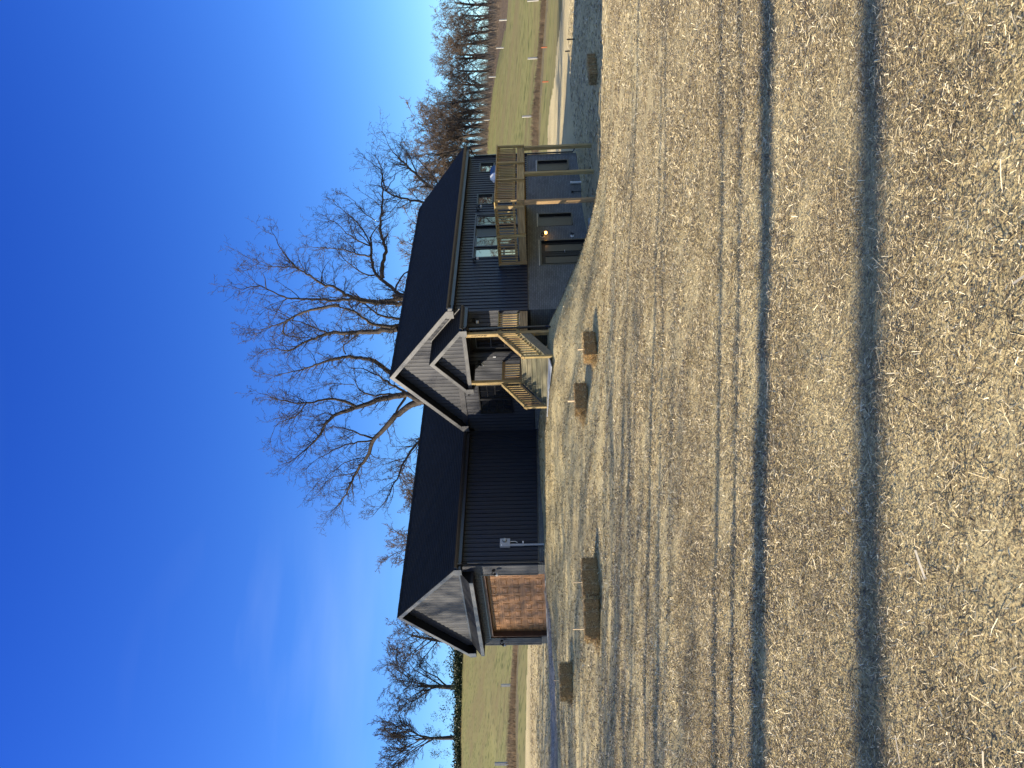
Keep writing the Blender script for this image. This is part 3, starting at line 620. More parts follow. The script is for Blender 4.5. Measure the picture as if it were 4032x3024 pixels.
# --- wall lamps (barn style jar lanterns)
def lamp(x, y, z, n, lit=False, plate=False, flip=1):
    n = Vector(n); b = Vector((x, y, z)); s = n.cross(ZV)
    mb = MB(); mb.tube([b+n*.02, b+n*.05], .062, 12); mb.tube([b+n*.05, b+n*.10+ZV*.05, b+n*.16+ZV*.055, b+n*.19+ZV*.0, b+n*.19-ZV*.02], .012, 8)
    P = [b+n*(.115+.045*math.cos(t))+ZV*(-.01+.055*math.sin(t)) for t in [i*math.pi/6 for i in range(12)]]
    mb.tube(P, .008, 6)
    o = mb.build('wall_lamp', m_dark, HOUSE)
    c = b+n*.19-ZV*.02
    mb = MB(); mb.tube([c, c-ZV*.03, c-ZV*.075], [.03, .06, .075], 14); mb.build('lamp_shade', m_dark, o)
    mb = MB(); mb.tube([c-ZV*.075, c-ZV*.10, c-ZV*.16, c-ZV*.18], [.055, .062, .060, .04], 14); mb.build('lamp_jar', m_amber if lit else m_frost, o, smooth=True)
    if plate:
        mb = MB(); mb.tube([b+n*.002, b+n*.018], .085, 14); mb.build('mounting_block', m_white, o)
    return o
lamp(-.31, 0, 1.70, FN); lamp(-5.86, 0, 1.72, FN)
lamp(6.40, LG, 2.18, FN); lamp(4.18, LG, 2.15, FN)
lamp(WM, 13.95, 2.27, SN); lamp(WM, 10.03, 2.26, SN)
lamp(WM-.012, 11.72, -.55, SN, lit=True, plate=True)
mb = MB(); b = Vector((WM-.012, 11.66, -1.80)); mb.tube([b+Vector((.002, 0, 0)), b+Vector((.03, 0, 0))], .075, 12); ho = mb.build('outdoor_tap', m_white, HOUSE)
mb = MB(); mb.tube([b, b+Vector((.10, 0, 0)), b+Vector((.14, .0, -.05)), b+Vector((.14, 0, -.09))], .018, 8); mb.tube([b+Vector((.08, .02, .0)), b+Vector((.08, .12, .02))], .014, 8); mb.tube([b+Vector((.08, .12, -.02)), b+Vector((.08, .12, .06))], .03, 8); mb.build('spout', m_dark, ho)
# PVC vent pipe and small pipe by the wall
mb = MB(); mb.tube([(WM+.06, 15.9, -2.6), (WM+.06, 15.9, -1.92)], .055, 12); mb.tube([(WM+.06, 15.9, -1.98), (WM+.06, 15.9, -1.90)], .066, 12); mb.build('vent_pipe', m_plastic, HOUSE)
mb = MB(); mb.tube([(WM+.04, 15.15, -2.6), (WM+.04, 15.15, -2.02)], .016, 8); mb.tube([(WM+.04, 15.15, -2.02), (WM+.04, 15.15, -1.92)], .045, 8); mb.build('cleanout_pipe', m_dark, HOUSE)
# electric meter
mb = MB(); mb.box(.022, .13, .77, 1.13, 1.05, 1.44); me_ = mb.build('electric_meter', m_greymetal, HOUSE)
mb = MB(); mb.tube([(.13, 1.03, 1.26), (.155, 1.03, 1.26)], .085, 18); mb.build('meter_ring', m_trim, me_)
mb = MB(); mb.tube([(.155, 1.03, 1.26), (.21, 1.03, 1.26), (.225, 1.03, 1.26)], [.066, .066, .05], 18); mb.build('meter_dome', m_frost, me_)
mb = MB(); mb.box(.13, .133, .80, .87, 1.36, 1.40); mb.build('meter_plate', m_white, me_)
mb = MB(); mb.tube([(.075, .86, 1.05), (.075, .86, .52)], .05, 12); mb.tube([(.075, .86, .53), (.075, .86, -.45)], .043, 12); mb.build('conduit', m_greymetal, me_)
mb = MB(); mb.tube([(.06, 1.03, 1.05), (.06, 1.03, .95), (.05, 1.04, .85), (.03, 1.0, .77)], .014, 8); mb.build('ground_cable', m_white, me_)
mb = MB(); mb.box(.02, .05, .95, 1.05, .53, .58); mb.build('bonding_box', m_white, me_)
# downspouts
def down(P, w=.035, name='downspout'):
    mb = MB(); mb.tube(P, w*1.25, 4); return mb.build(name, m_gutter, HOUSE)
down([(XEM+.05, YB+.2, HM-.12), (XEM+.05, YB+.2, HM-.28), (WM+.07, YB-.04, HM-.50), (WM+.07, YB-.04, .2), (WM+.07, YB-.04, -2.15), (WM+.3, YB-.02, -2.28)])
down([(OE+.05, -.15, HE-.12), (OE+.05, -.15, HE-.25), (.08, .08, HE-.45), (.08, .08, -.1), (.3, -.05, -.2)])
down([(XPE+.03, YPF+.12, HP-.12), (XPE+.03, YPF+.12, HP-.2), (6.80, 5.78, HP-.33), (6.80, 5.80, -.55), (6.95, 5.6, -.72)])
down([(XP-WP-.05, YPF+.2, HP-.12), (XP-WP-.05, YPF+.25, HP-.22), (XP-WP+.1, 5.8, HP-.30), (4.02, 5.8, HP-.42), (4.02, 5.8, .5)], .025)
# bent flashing scraps where the porch roof meets the main eave
mb = MB()
mb.prism([(XEM+.0, LG-OM-.02, HM-.06), (XEM+.13, LG-OM-.02, HM-.09), (XEM+.13, LG-OM-.02, HM-.24), (XEM+.02, LG-OM-.02, HM-.22)], (0, .06, 0)); mb.build('gutter_end_cap', m_fascia, HOUSE); mb = MB()
mb.face([(6.62, LG-.06, 2.98), (6.86, LG-.08, 2.76), (6.92, LG-.16, 2.84), (6.66, LG-.15, 3.03)]); mb.face([(6.86, LG-.08, 2.76), (6.98, LG-.1, 2.72), (7.0, LG-.2, 2.75), (6.92, LG-.16, 2.84)])
mb.build('roof_flashing', m_fascia, HOUSE)
for s, a0, a1 in ((1, XP, XPE-.05), (-1, XP, XP-WP+.05)):
    mb = MB(); mb.prism([(a0, LG-.05, ZP+.015), (a1, LG-.05, ZP+.015-PM*abs(a1-a0)), (a1, LG-.05, ZP+.075-PM*abs(a1-a0)), (a0, LG-.05, ZP+.075)], (0, .02, 0)); mb.build('roof_flashing', m_fascia, HOUSE)

# ---------------------------------------------------------------- porch
DZ = .40
mb = MB()
nb = 8
for i in range(nb): y0 = LG-PP-.06+i*(PP+.03)/nb; mb.box(4.06, 6.74, y0, y0+(PP+.03)/nb-.006, DZ-.036, DZ)
porch = mb.build('porch', m_wx, HOUSE)
YP0 = LG-PP
mb = MB(); mb.box(4.10, 6.70, YP0-.03, YP0+.01, .11, DZ-.037); mb.build('rim_board', m_wx, porch)
mb = MB(); mb.box(6.70, 6.735, YP0-.03, LG-.035, .11, DZ-.037); mb.build('rim_board', m_wy, porch)
mb = MB(); mb.box(4.065, 4.10, YP0-.03, LG-.035, .11, DZ-.037); mb.build('rim_board', m_wy, porch)
for (a, b) in ((4.07, 4.21), (6.56, 6.70)):
    mb = MB(); mb.box(a, b, YP0-.175, YP0-.035, -.9, HP-.19); mb.build('post', m_wz, porch)
mb = MB(); mb.box(XP-WP+.15, XPE-.15, YP0-.17, YP0-.04, HP-.18, HP-.04); mb.build('beam', m_trim, porch)
mb = MB(); mb.box(XP-WP+.14, XPE-.14, YP0-.185, YP0-.171, HP-.20, HP-.07); mb.build('beam_cladding', m_fascia, porch)
mb = MB(); mb.box(XP-WP+.32, XPE-.32, YP0-.03, LG-.05, HP-.08, HP-.05); mb.build('ceiling', m_soffit, porch)
BAL = MB(); BAL.box(-.019, .019, -.019, .019, 0, 1); _bal = BAL.build('baluster', m_wz, porch); _bal.location = -Vector(wloc(porch))+Vector((4.115, 5.98, .52)); _bal.scale = (1, 1, .66)
_bal.scale.z = .66
def baluster(parent, x, y, z0, z1):
    c = _bal.copy(); COL.objects.link(c); c.parent = parent; c.location = Vector((x, y, z0))-wloc(parent); c.scale = (1, 1, z1-z0)
def rails(parent, x, y0, y1, z, sx):
    mb = MB(); mb.box(x-.07, x+.07, y0, y1, z+.81, z+.847); mb.build('rail_cap', m_wy, parent)
    mb = MB(); mb.box(x-.019+sx*.02, x+.019+sx*.02, y0, y1, z+.72, z+.808); mb.build('rail', m_wy, parent); mb = MB(); mb.box(x-.019+sx*.02, x+.019+sx*.02, y0, y1, z+.06, z+.148); mb.build('rail', m_wy, parent)
rails(porch, 6.66, YP0-.02, LG-.04, DZ-.03, -1); rails(porch, 4.11, YP0-.02, LG-.04, DZ-.03, 1)
for i in range(7): baluster(porch, 6.68, YP0+.12+i*.135, DZ+.02, DZ+.78)
for i in range(1, 7): baluster(porch, 4.09, YP0+.12+i*.135, DZ+.02, DZ+.78)
_bal.location = Vector((4.09, YP0+.12, DZ+.02))-wloc(porch); _bal.scale = (1, 1, .76)
# stairs
ns = 5; run = .25; ris = .183; yn = YP0-.17
mb = MB()
for k in range(1, ns+1):
    z = DZ-ris*k; y1 = yn-(k-1)*run+.0; y0 = yn-k*run
    mb.box(4.12, 6.64, y0-.03, y1-.012, z-.036, z)
mb.box(4.12, 6.64, yn-.03, yn+.14, DZ-.034, DZ+.002)
st = mb.build('stairs', m_tread, HOUSE)
for k in range(0, ns+1):
    z = DZ-ris*k; y1 = yn-k*run
    mb = MB(); mb.box(4.13, 6.63, y1-.008, y1+.012, z-ris+.001, z-.037); mb.build('riser', m_tread, st)
for x in (4.075, 6.645):
    mb = MB(); y1 = yn+.02; z1 = DZ-.02; L_ = 6*run-.1; dz_ = ris/run*L_
    mb.prism([(x, y1, z1), (x, y1-L_+.12, z1-dz_+.1), (x, y1-L_+.06, z1-dz_-.12), (x, y1-L_+.3, z1-dz_-.12), (x, y1, z1-.36)], (.038, 0, 0)); mb.build('stringer', m_tread, st)
for x in (4.075, 6.655):
    mb = MB(); mb.box(x-.045, x+.045, yn-ns*run-.06, yn-ns*run+.03, gz(x, 4.4)-.1, DZ-ris*ns+.86); mb.build('newel_post', m_wz, st)
    sl = ris/run; yA, zA = yn+.0, DZ+.84; yB_, zB_ = yn-ns*run-.08, DZ+.84-sl*(ns*run+.08)
    mb = MB(); mb.prism([(x-.07, yA, zA), (x-.07, yB_, zB_), (x-.07, yB_, zB_-.04), (x-.07, yA, zA-.04)], (.14, 0, 0)); mb.build('rail_cap', m_wy, st)
    for off in (.045, .67):
        mb = MB(); mb.prism([(x-.02, yA, zA-off), (x-.02, yB_+.1, zB_+sl*.1-off), (x-.02, yB_+.1, zB_+sl*.1-off-.09), (x-.02, yA, zA-off-.09)], (.04, 0, 0)); mb.build('rail', m_wy, st)
    for i in range(10):
        yy = yn-.07-i*.116; zz = DZ+.84-sl*(yn-yy); baluster(st, x+(.035 if x < 5 else -.035)*(-1), yy, zz-.80, zz-.09)
# house number, one digit under another on the right porch post
for i, ch in enumerate('15350'):
    cu = bpy.data.curves.new('digit', 'FONT'); cu.body = ch; cu.size = .135; cu.extrude = .003; cu.align_x = 'CENTER'; cu.offset = .0015
    t = bpy.data.objects.new('digit_tmp', cu); COL.objects.link(t)
    bpy.context.view_layer.update(); me = bpy.data.meshes.new_from_object(t.evaluated_get(bpy.context.evaluated_depsgraph_get())); bpy.data.objects.remove(t)
    me.materials.clear(); me.materials.append(m_dark)
    o = bpy.data.objects.new('house_number', me); COL.objects.link(o); o.parent = HOUSE
    o.rotation_euler = (R(90), 0, 0); o.location = Vector((6.63, YP0-.179, 2.10-i*.118))-wloc(HOUSE)

# ---------------------------------------------------------------- deck
XD, Y1, Y2 = 9.72, 9.733, 14.14
mb = MB(); n_ = 21
for i in range(n_): x0_ = WM+.04+i*(XD-.06-WM-.04)/n_; mb.box(x0_, x0_+(XD-.06-WM-.04)/n_-.006, Y1+.02, Y2, DZ-.036, DZ)
deck = mb.build('deck', m_wy, HOUSE)
mb = MB(); mb.box(XD-.13, XD-.092, Y1+.045, Y2-.02, .11, DZ-.037); mb.build('rim_board', m_wy, deck)
mb = MB(); mb.box(XD-.17, XD-.132, Y1+.06, Y2-.04, .10, DZ-.037); mb.build('rim_board', m_wy, deck)
mb = MB(); mb.box(WM+.04, XD-.13, Y1+.005, Y1+.043, .11, DZ-.037); mb.build('rim_board', m_wx, deck)
mb = MB(); mb.box(WM+.04, XD-.13, Y2-.04, Y2-.002, .11, DZ-.037); mb.build('rim_board', m_wx, deck)
for i in range(10): 
    mb = MB(); y0 = Y1+.4+i*.4; mb.box(WM+.04, XD-.175, y0, y0+.038, .13, DZ-.04); mb.build('joist', m_wx, deck)
for (a, b) in ((9.70, 9.84), (11.80, 11.94), (13.93, 14.07)):
    mb = MB(); mb.box(XD-.17, XD-.03, a, b, gz(XD, a)-.25, .098); mb.build('support_post', m_wz, deck)
for y in (9.80, 11.34, 12.66, 14.05):
    mb = MB(); mb.box(XD-.09, XD, y, y+.09, .10, 1.21); mb.build('railing_post', m_wz, deck)
for x in (WM+.08, 8.15, 9.46):
    mb = MB(); mb.box(x, x+.09, Y1-.085, Y1+.003, .10, 1.21); mb.build('railing_post', m_wz, deck)
mb = MB(); mb.box(XD-.11, XD+.03, Y1+.056, Y2+.03, 1.213, 1.25); mb.build('rail_cap', m_wy, deck)
mb = MB(); mb.box(WM+.04, XD+.03, Y1-.10, Y1+.053, 1.212, 1.249); mb.build('rail_cap', m_wx, deck)
mb = MB(); mb.box(XD-.13, XD-.092, Y1+.06, Y2, 1.12, 1.21); mb.build('rail', m_wy, deck); mb = MB(); mb.box(XD-.13, XD-.092, Y1+.06, Y2, .47, .56); mb.build('rail', m_wy, deck)
mb = MB(); mb.box(WM+.04, XD-.13, Y1+.005, Y1+.043, 1.12, 1.21); mb.build('rail', m_wx, deck); mb = MB(); mb.box(WM+.04, XD-.13, Y1+.005, Y1+.043, .47, .56); mb.build('rail', m_wx, deck)
y = 9.97
while y < 14.02:
    if all(abs(y-q-.045) > .07 for q in (11.34, 12.66, 14.05)): baluster(deck, XD-.072, y, .45, 1.19)
    y += .127
x = WM+.25
while x < 9.42:
    if all(abs(x-q-.045) > .07 for q in (8.15,)): baluster(deck, x, Y1-.016, .45, 1.19)
    x += .133

# gas grill standing on the deck
GR = empty('gas_grill', (9.12, 12.75, DZ), 'gas grill, lid coloured dark for shade and white at its sunlit rounded end, standing on the deck behind the railing', 'grill')
g = Vector((9.12, 12.75, DZ))
prof = [(-.25, .78), (-.26, .92), (-.20, 1.08), (-.06, 1.18), (.08, 1.18), (.20, 1.08), (.25, .92), (.25, .78)]
mb = MB(); mb.prism([(g.x+a, g.y-.16, g.z+b-.06) for a, b in prof], (0, .60, 0)); mb.build('lid', m_gutter, GR)  # shaded part of the lid coloured dark, its sunlit end below coloured white
mb = MB(); n_e = 6
for i_ in range(n_e):
    t0_, t1_ = i_/n_e, (i_+1)/n_e; s0_, s1_ = math.sqrt(1-t0_**2.2*.75), math.sqrt(1-t1_**2.2*.75)
    A0 = [Vector((g.x+a*s0_, g.y-.162-.14*t0_, g.z+.72+(b-.78)*s0_)) for a, b in prof]; A1 = [Vector((g.x+a*s1_, g.y-.162-.14*t1_, g.z+.72+(b-.78)*s1_)) for a, b in prof]
    for k_ in range(len(prof)-1): mb.face([A0[k_], A1[k_], A1[k_+1], A0[k_+1]])
mb.face(A1); mb.build('lid_sunlit_end', m_lid_sunlit, GR, smooth=True)
mb = MB(); mb.tube([(g.x+.28, g.y-.28, g.z+.9), (g.x+.28, g.y+.28, g.z+.9)], .014, 8); mb.build('handle', m_greymetal, GR)
mb = MB(); mb.box(g.x-.25, g.x+.25, g.y-.36, g.y+.40, g.z+.58, g.z+.715); mb.build('firebox', m_trim, GR)
mb = MB(); mb.box(g.x-.24, g.x+.24, g.y-.36, g.y+.36, g.z+.08, g.z+.575); mb.build('cabinet', m_black, GR)
for s in (-1, 1):
    mb = MB(); a = g.y+s*.375; mb.box(g.x-.22, g.x+.22, min(a, a+s*.25), max(a, a+s*.25), g.z+.67, g.z+.70); mb.build('side_shelf', m_trim, GR)
for a in (-.2, .2):
    for b in (-.3, .3):
        mb = MB(); mb.tube([(g.x+a-.015, g.y+b, g.z+.045), (g.x+a+.015, g.y+b, g.z+.045)], .045, 12); mb.build('wheel', m_dark, GR)

# ---------------------------------------------------------------- loose straw (numpy strips)
rs = np.random.RandomState(5)
def strips(n, cx, cy, cz, L, Wd, az, tilt, bend):
    # bent two-quad strip per straw
    dx, dy = np.cos(az)*np.cos(tilt), np.sin(az)*np.cos(tilt); dz = np.sin(tilt)
    px, py = -np.sin(az), np.cos(az); rl = rs.uniform(-.6, .6, n)
    D = np.c_[dx, dy, dz]; P = np.c_[px*np.cos(rl), py*np.cos(rl), np.sin(rl)]
    c = np.c_[cx, cy, cz]; h = (L/2)[:, None]; w = (Wd/2)[:, None]
    up = np.c_[np.zeros(n), np.zeros(n), bend*L]
    V_ = np.empty((n, 6, 3))
    V_[:, 0] = c-D*h-P*w; V_[:, 1] = c-D*h+P*w; V_[:, 2] = c-P*w+up; V_[:, 3] = c+P*w+up; V_[:, 4] = c+D*h-P*w; V_[:, 5] = c+D*h+P*w
    b = np.arange(n)[:, None]*6
    F_ = np.concatenate([b+np.array([[0, 1, 3, 2]]), b+np.array([[2, 3, 5, 4]])], axis=0)
    return V_.reshape(-1, 3), F_
def straw_mat(name, stops, trans=.0):
    m = bpy.data.materials.new(name); m.use_nodes = True; n = m.node_tree.nodes; l = m.node_tree.links.new; b = n['Principled BSDF']
    b.inputs['Roughness'].default_value = .5; b.inputs['Specular IOR Level'].default_value = .45
    g = n.new('ShaderNodeNewGeometry'); r = n.new('ShaderNodeValToRGB'); e = r.color_ramp.elements
    e[0].position, e[0].color = stops[0][0], (*stops[0][1], 1); e[1].position, e[1].color = stops[-1][0], (*stops[-1][1], 1)
    for p_, c_ in stops[1:-1]: q = e.new(p_); q.color = (*c_, 1)
    l(g.outputs['Random Per Island'], r.inputs[0]); l(r.outputs[0], b.inputs['Base Color']); return m
m_straw = straw_mat('straw', [(0, (.05, .038, .022)), (.32, (.14, .104, .056)), (.6, (.33, .255, .135)), (.84, (.64, .52, .29)), (1, (.92, .81, .56))])
m_straw2 = straw_mat('bale_straw', [(0, (.18, .12, .055)), (.4, (.42, .30, .14)), (.8, (.62, .46, .23)), (1, (.78, .62, .36))])
vs, fs, off = [], [], 0
def zone_straw(r0, r1, dens, l0, l1, w0, w1, half=33, lift=.006, tl=.35):
    global off
    area = R(half)*(r1*r1-r0*r0); n = int(area*dens)
    rr = np.sqrt(rs.uniform(r0*r0, r1*r1, n)); a = R(half)*rs.uniform(-1, 1, n); f = rr*np.cos(a); r = rr*np.sin(a)
    x = CAM.x+f*FH.x+r*RH.x; y = CAM.y+f*FH.y+r*RH.y
    clump = vnoise(x, y, .35, 21)+.7*vnoise(x, y, 1.1, 22); keep = rs.uniform(-.9, .75, n) < 1.55*clump+.22
    dw = np.array([np.min(np.hypot(x_-cc[::6, 0], y_-cc[::6, 1])-cc[::6, 2]*.93) if r0 > 8 else 9. for x_, y_ in zip(x[keep], y[keep])]) if r0 > 15 else None
    if dw is not None: kk = np.where(keep)[0]; keep[kk[dw < -rs.uniform(0, .7, len(dw))]] = False
    keep &= ~((x > -GW-.1) & (x < .05) & (y > -.35)) & ~((x > -.1) & (x < WM+.02) & (y > LG)) & ~((x > 4.1) & (x < 6.65) & (y > 4.4) & (y < 7))
    x, y = x[keep], y[keep]; n = len(x)
    L = rs.uniform(0, 1, n)**1.8*(l1-l0)+l0; w = rs.uniform(w0, w1, n)
    z = ground_h(x, y)+lift+rs.uniform(0, .018, n)+.012*np.clip(clump[keep], 0, 1)
    az = np.where(rs.uniform(0, 1, n) < .45, rs.normal(R(12), .5, n), rs.uniform(0, math.pi, n)); tilt = rs.normal(.05, tl, n)*np.where(L > .1, .6, 1)
    v, f_q = strips(n, x, y, z, L, w, az, tilt, np.where(rs.uniform(0, 1, n) < .2, rs.uniform(-.05, .10, n), rs.uniform(-.012, .02, n))); vs.append(v); fs.append(f_q+off); off += len(v)
zone_straw(1.9, 5.2, 13500, .010, .044, .0016, .0040)
zone_straw(1.9, 6.5, 170, .05, .14, .0026, .0058, tl=.25)
zone_straw(5.2, 9, 5200, .018, .065, .003, .006)
zone_straw(9, 16, 1500, .028, .09, .005, .009)
zone_straw(16, 30, 330, .05, .13, .009, .016, half=31)
zone_straw(30, 52, 45, .10, .24, .02, .035, half=30, tl=.25)
tag(arrays('straw', np.concatenate(vs), np.concatenate(fs), m_straw), 'loose chopped straw mulch spread thickly over the whole yard', 'straw', kind='stuff')
# corn-husk like pale scraps lying on top in the near foreground
vs2, fs2, off2 = [], [], 0
n = 12; f = rs.uniform(2.4, 4.2, n); r = rs.uniform(-.5, .5, n)*f; x = CAM.x+f*FH.x+r*RH.x; y = CAM.y+f*FH.y+r*RH.y
v, q = strips(n, x, y, ground_h(x, y)+.03, rs.uniform(.05, .12, n), rs.uniform(.006, .012, n), rs.uniform(0, 3.1, n), rs.normal(.05, .2, n), rs.uniform(.0, .04, n))
m_husk = straw_mat('pale_husk', [(0, (.42, .34, .22)), (1, (.62, .55, .42))])
tag(arrays('husk_scraps', v, q, m_husk), 'pale broad husk scraps lying on the straw nearest the viewer', 'husks', kind='stuff')

# ---------------------------------------------------------------- straw bales
def wdir(b): return Vector((math.cos(R(b))*FH.x+math.sin(R(b))*RH.x, math.cos(R(b))*FH.y+math.sin(R(b))*RH.y, 0))
def bale(x, y, bearing, label, L=.92, Wd=.46, H_=.37, seed=1, group=None, yo=0):
    d = wdir(bearing); e = Vector((-d.y, d.x, 0)); rb = np.random.RandomState(seed); z0 = gz(x, y)-.02
    n = (26, 12, 10); V_ = []; F_ = []
    def put(a, b, c):
        # rounded box in unit coordinates
        p = np.array([a*L/2, b*Wd/2, c*H_/2]); rr_ = .055; lim = np.array([L/2-rr_, Wd/2-rr_, H_/2-rr_]); q = np.clip(p, -lim, lim); t = p-q; nrm = np.linalg.norm(t)
        if nrm > 0: p = q+t/nrm*rr_
        s_ = .012*math.sin(a*9+seed)*(abs(b) > .9)+rb.uniform(-.008, .008); p = p*(1+s_/.25)
        for tw in (-.17, .17): p[1:] *= 1-.045*math.exp(-((a*L/2-tw)/.02)**2)
        return p
    cache = {}
    def vid(i, j, k):
        key = (i, j, k)
        if key not in cache:
            cache[key] = len(V_); V_.append(put(2*i/n[0]-1, 2*j/n[1]-1, 2*k/n[2]-1))
        return cache[key]
    for i in range(n[0]):
        for j in range(n[1]): F_ += [(vid(i, j, 0), vid(i, j+1, 0), vid(i+1, j+1, 0), vid(i+1, j, 0)), (vid(i, j, n[2]), vid(i+1, j, n[2]), vid(i+1, j+1, n[2]), vid(i, j+1, n[2]))]
        for k in range(n[2]): F_ += [(vid(i, 0, k), vid(i+1, 0, k), vid(i+1, 0, k+1), vid(i, 0, k+1)), (vid(i, n[1], k), vid(i, n[1], k+1), vid(i+1, n[1], k+1), vid(i+1, n[1], k))]
    for j in range(n[1]):
        for k in range(n[2]): F_ += [(vid(0, j, k), vid(0, j, k+1), vid(0, j+1, k+1), vid(0, j+1, k)), (vid(n[0], j, k), vid(n[0], j+1, k), vid(n[0], j+1, k+1), vid(n[0], j, k+1))]
    root = empty('straw_bale', (x, y, z0), label, 'straw bale', group)
    M3 = np.array([[d.x, e.x, 0], [d.y, e.y, 0], [0, 0, 1]])
    Vw = np.array(V_)@M3.T+np.array([0, 0, H_/2])
    body = arrays('bale_body', Vw, F_, m_balebody, parent=root)
    # straws bristling from the surface, longest on the two cut ends
    ns_ = 2600; A_ = rb.uniform(-1, 1, (ns_, 3)); face = rb.choice(6, ns_, p=[.22, .16, .16, .16, .2, .1])
    ax_ = np.array([0, 0, 1, 1, 2, 2])[face]; sg = np.array([1, -1, 1, -1, 1, -1])[face]
    A_[np.arange(ns_), ax_] = sg; P_ = A_*np.array([L/2-.012, Wd/2-.008, H_/2-.008]); 
    az = rb.uniform(0, 6.28, ns_); Ls = rb.uniform(.03, .09, ns_)*np.where(ax_ == 0, 1.4, 1); D_ = rb.normal(0, 1, (ns_, 3)); D_[np.arange(ns_), ax_] = np.where(ax_ == 0, rb.uniform(.3, 1.6, ns_), rb.uniform(.0, .35, ns_))*sg
    D_ /= np.linalg.norm(D_, axis=1)[:, None]; N_ = rb.normal(0, 1, (ns_, 3)); P2 = np.cross(D_, N_); P2 /= np.linalg.norm(P2, axis=1)[:, None]
    w_ = .0035; a = P_+D_*Ls[:, None]
    Q_ = np.empty((ns_, 4, 3)); Q_[:, 0] = P_-P2*w_; Q_[:, 1] = P_+P2*w_; Q_[:, 2] = a+P2*w_; Q_[:, 3] = a-P2*w_
    Q_ = Q_.reshape(-1, 3)@M3.T+np.array([0, 0, H_/2]); Q_[:, 2] = np.maximum(Q_[:, 2], .0)
    arrays('bristle', Q_, np.arange(ns_*4).reshape(-1, 4), m_straw2, parent=root)
    for tw in (-.17, .17):
        mb = MB(); c = Vector((x, y, z0+H_/2))+d*tw; hw, hh = Wd/2-.008, H_/2-.008
        mb.tube([c+e*a_*hw+ZV*b_*hh for a_, b_ in ((-1, -.8), (-1, .8), (-.8, 1), (.8, 1), (1, .8), (1, -.8), (.8, -1), (-.8, -1), (-1, -.8))], .004, 5); mb.build('twine', m_stake, root)
    return root
m_balebody = mat('packed_straw', (.15, .088, .038), .9, .1, col2=(.42, .27, .12), vscale=38, stretch=(1, 1, 1), bump=1.0, bscale=60, detail=8)
def bale_at(f, r, *a, **k): p = world(f, r); return bale(p[0], p[1], *a, **k)
B1 = bale(3.99, -6.35, -119, 'straw bale farthest left, by the gravel driveway, its sunlit end facing left', seed=1, group='straw bales set across the yard')
B2 = bale(8.54, -6.93, -106, 'straw bale with a frayed left end, the nearer of two set end to end', seed=2, group='straw bales set across the yard', Wd=.42)
B3 = bale(8.78, -6.00, -120, 'straw bale touching the right end of its frayed neighbour', seed=3, group='straw bales set across the yard', Wd=.42, H_=.41)
B4 = bale(8.95, -.10, -120, 'straw bale in front of the porch steps with bright loose straw at its left end', seed=4, group='straw bales set across the yard', L=.86)
B5 = bale(10.15, .85, -120, 'straw bale right of the porch steps, low on the straw slope', seed=5, group='straw bales set across the yard', L=.80)
B6 = bale(12.0, 15.45, -133, 'straw bale in the blue house shadow, its frayed end towards the deck', seed=6, group='straw bales set across the yard', H_=.36)
B7 = bale(12.06, 16.38, -133, 'straw bale in the blue house shadow, the one farthest right in the yard', seed=7, group='straw bales set across the yard', H_=.36)
# wooden stakes driven through the bales
def stake(x, y, top, label, w=.032, m=m_stake, tilt=(0, 0)):
    mb = MB(); z0 = gz(x, y)-.15; t = Vector((tilt[0], tilt[1], 0))
    for s in (0,):
        P = [(x-w/2, y-w/2*.6, z0), (x+w/2, y-w/2*.6, z0), (x+w/2, y+w/2*.6, z0), (x-w/2, y+w/2*.6, z0)]
        mb._cell(P+[tuple(Vector(p)+t+Vector((0, 0, top-z0))) for p in P])
    o = mb.build('wooden_stake', m, None, loc=(x, y, z0)); return tag(o, label, 'stake', 'wooden stakes driven through the bales')
bz = lambda b: b.location.z+.37
stake(4.02, -6.32, bz(B1)+.17, 'short pale stake through the straw bale by the driveway')
stake(8.40, -7.10, bz(B2)+.27, 'thin stake rising from the nearer, frayed bale of the pair')
stake(8.89, -6.15, bz(B3)+.26, 'thin stake rising from the right bale of the touching pair')
stake(8.93, -.13, bz(B4)+.20, 'bright wide stake through the bale in front of the porch steps', w=.06)
stake(10.12, .80, bz(B5)+.16, 'pale stake through the bale low on the slope right of the steps', w=.045)
# bright tufts of loose straw kicked out at the lit ends
def tuft(x, y, n, rad_, label, seed, h=.18):
    rb = np.random.RandomState(seed); a = rb.normal(0, rad_*.5, (n, 2)); xx = x+a[:, 0]; yy = y+a[:, 1]; dd_ = np.hypot(a[:, 0], a[:, 1])
    zz = ground_h(xx, yy)+rb.uniform(0, 1, n)*h*np.exp(-(dd_/(rad_*.7))**2)+.01
    global rs; rs_, rs = rs, rb
    v, q = strips(n, xx, yy, zz, rb.uniform(.05, .16, n), rb.uniform(.003, .006, n), rb.uniform(0, 3.14, n), rb.normal(.1, .5, n), rb.uniform(-.1, .15, n)); rs = rs_
    tag(arrays('straw_tuft', v, q, m_straw2), label, 'loose straw', kind='stuff')
def endp(b, bearing, d): e = wdir(bearing)*d; return b.location.x+e.x, b.location.y+e.y
tuft(*endp(B4, -120, .60), 900, .26, 'golden loose straw spilling from the bale before the porch steps', 31)
tuft(*endp(B5, -120, .50), 700, .22, 'loose straw heaped at the left end of the slope bale', 32, .14)
tuft(*endp(B2, -112, .55), 600, .22, 'loose straw at the frayed end of the paired bales', 33, .14)
tuft(*endp(B1, -119, .52), 350, .16, 'loose straw at the lit end of the driveway bale', 34, .12)

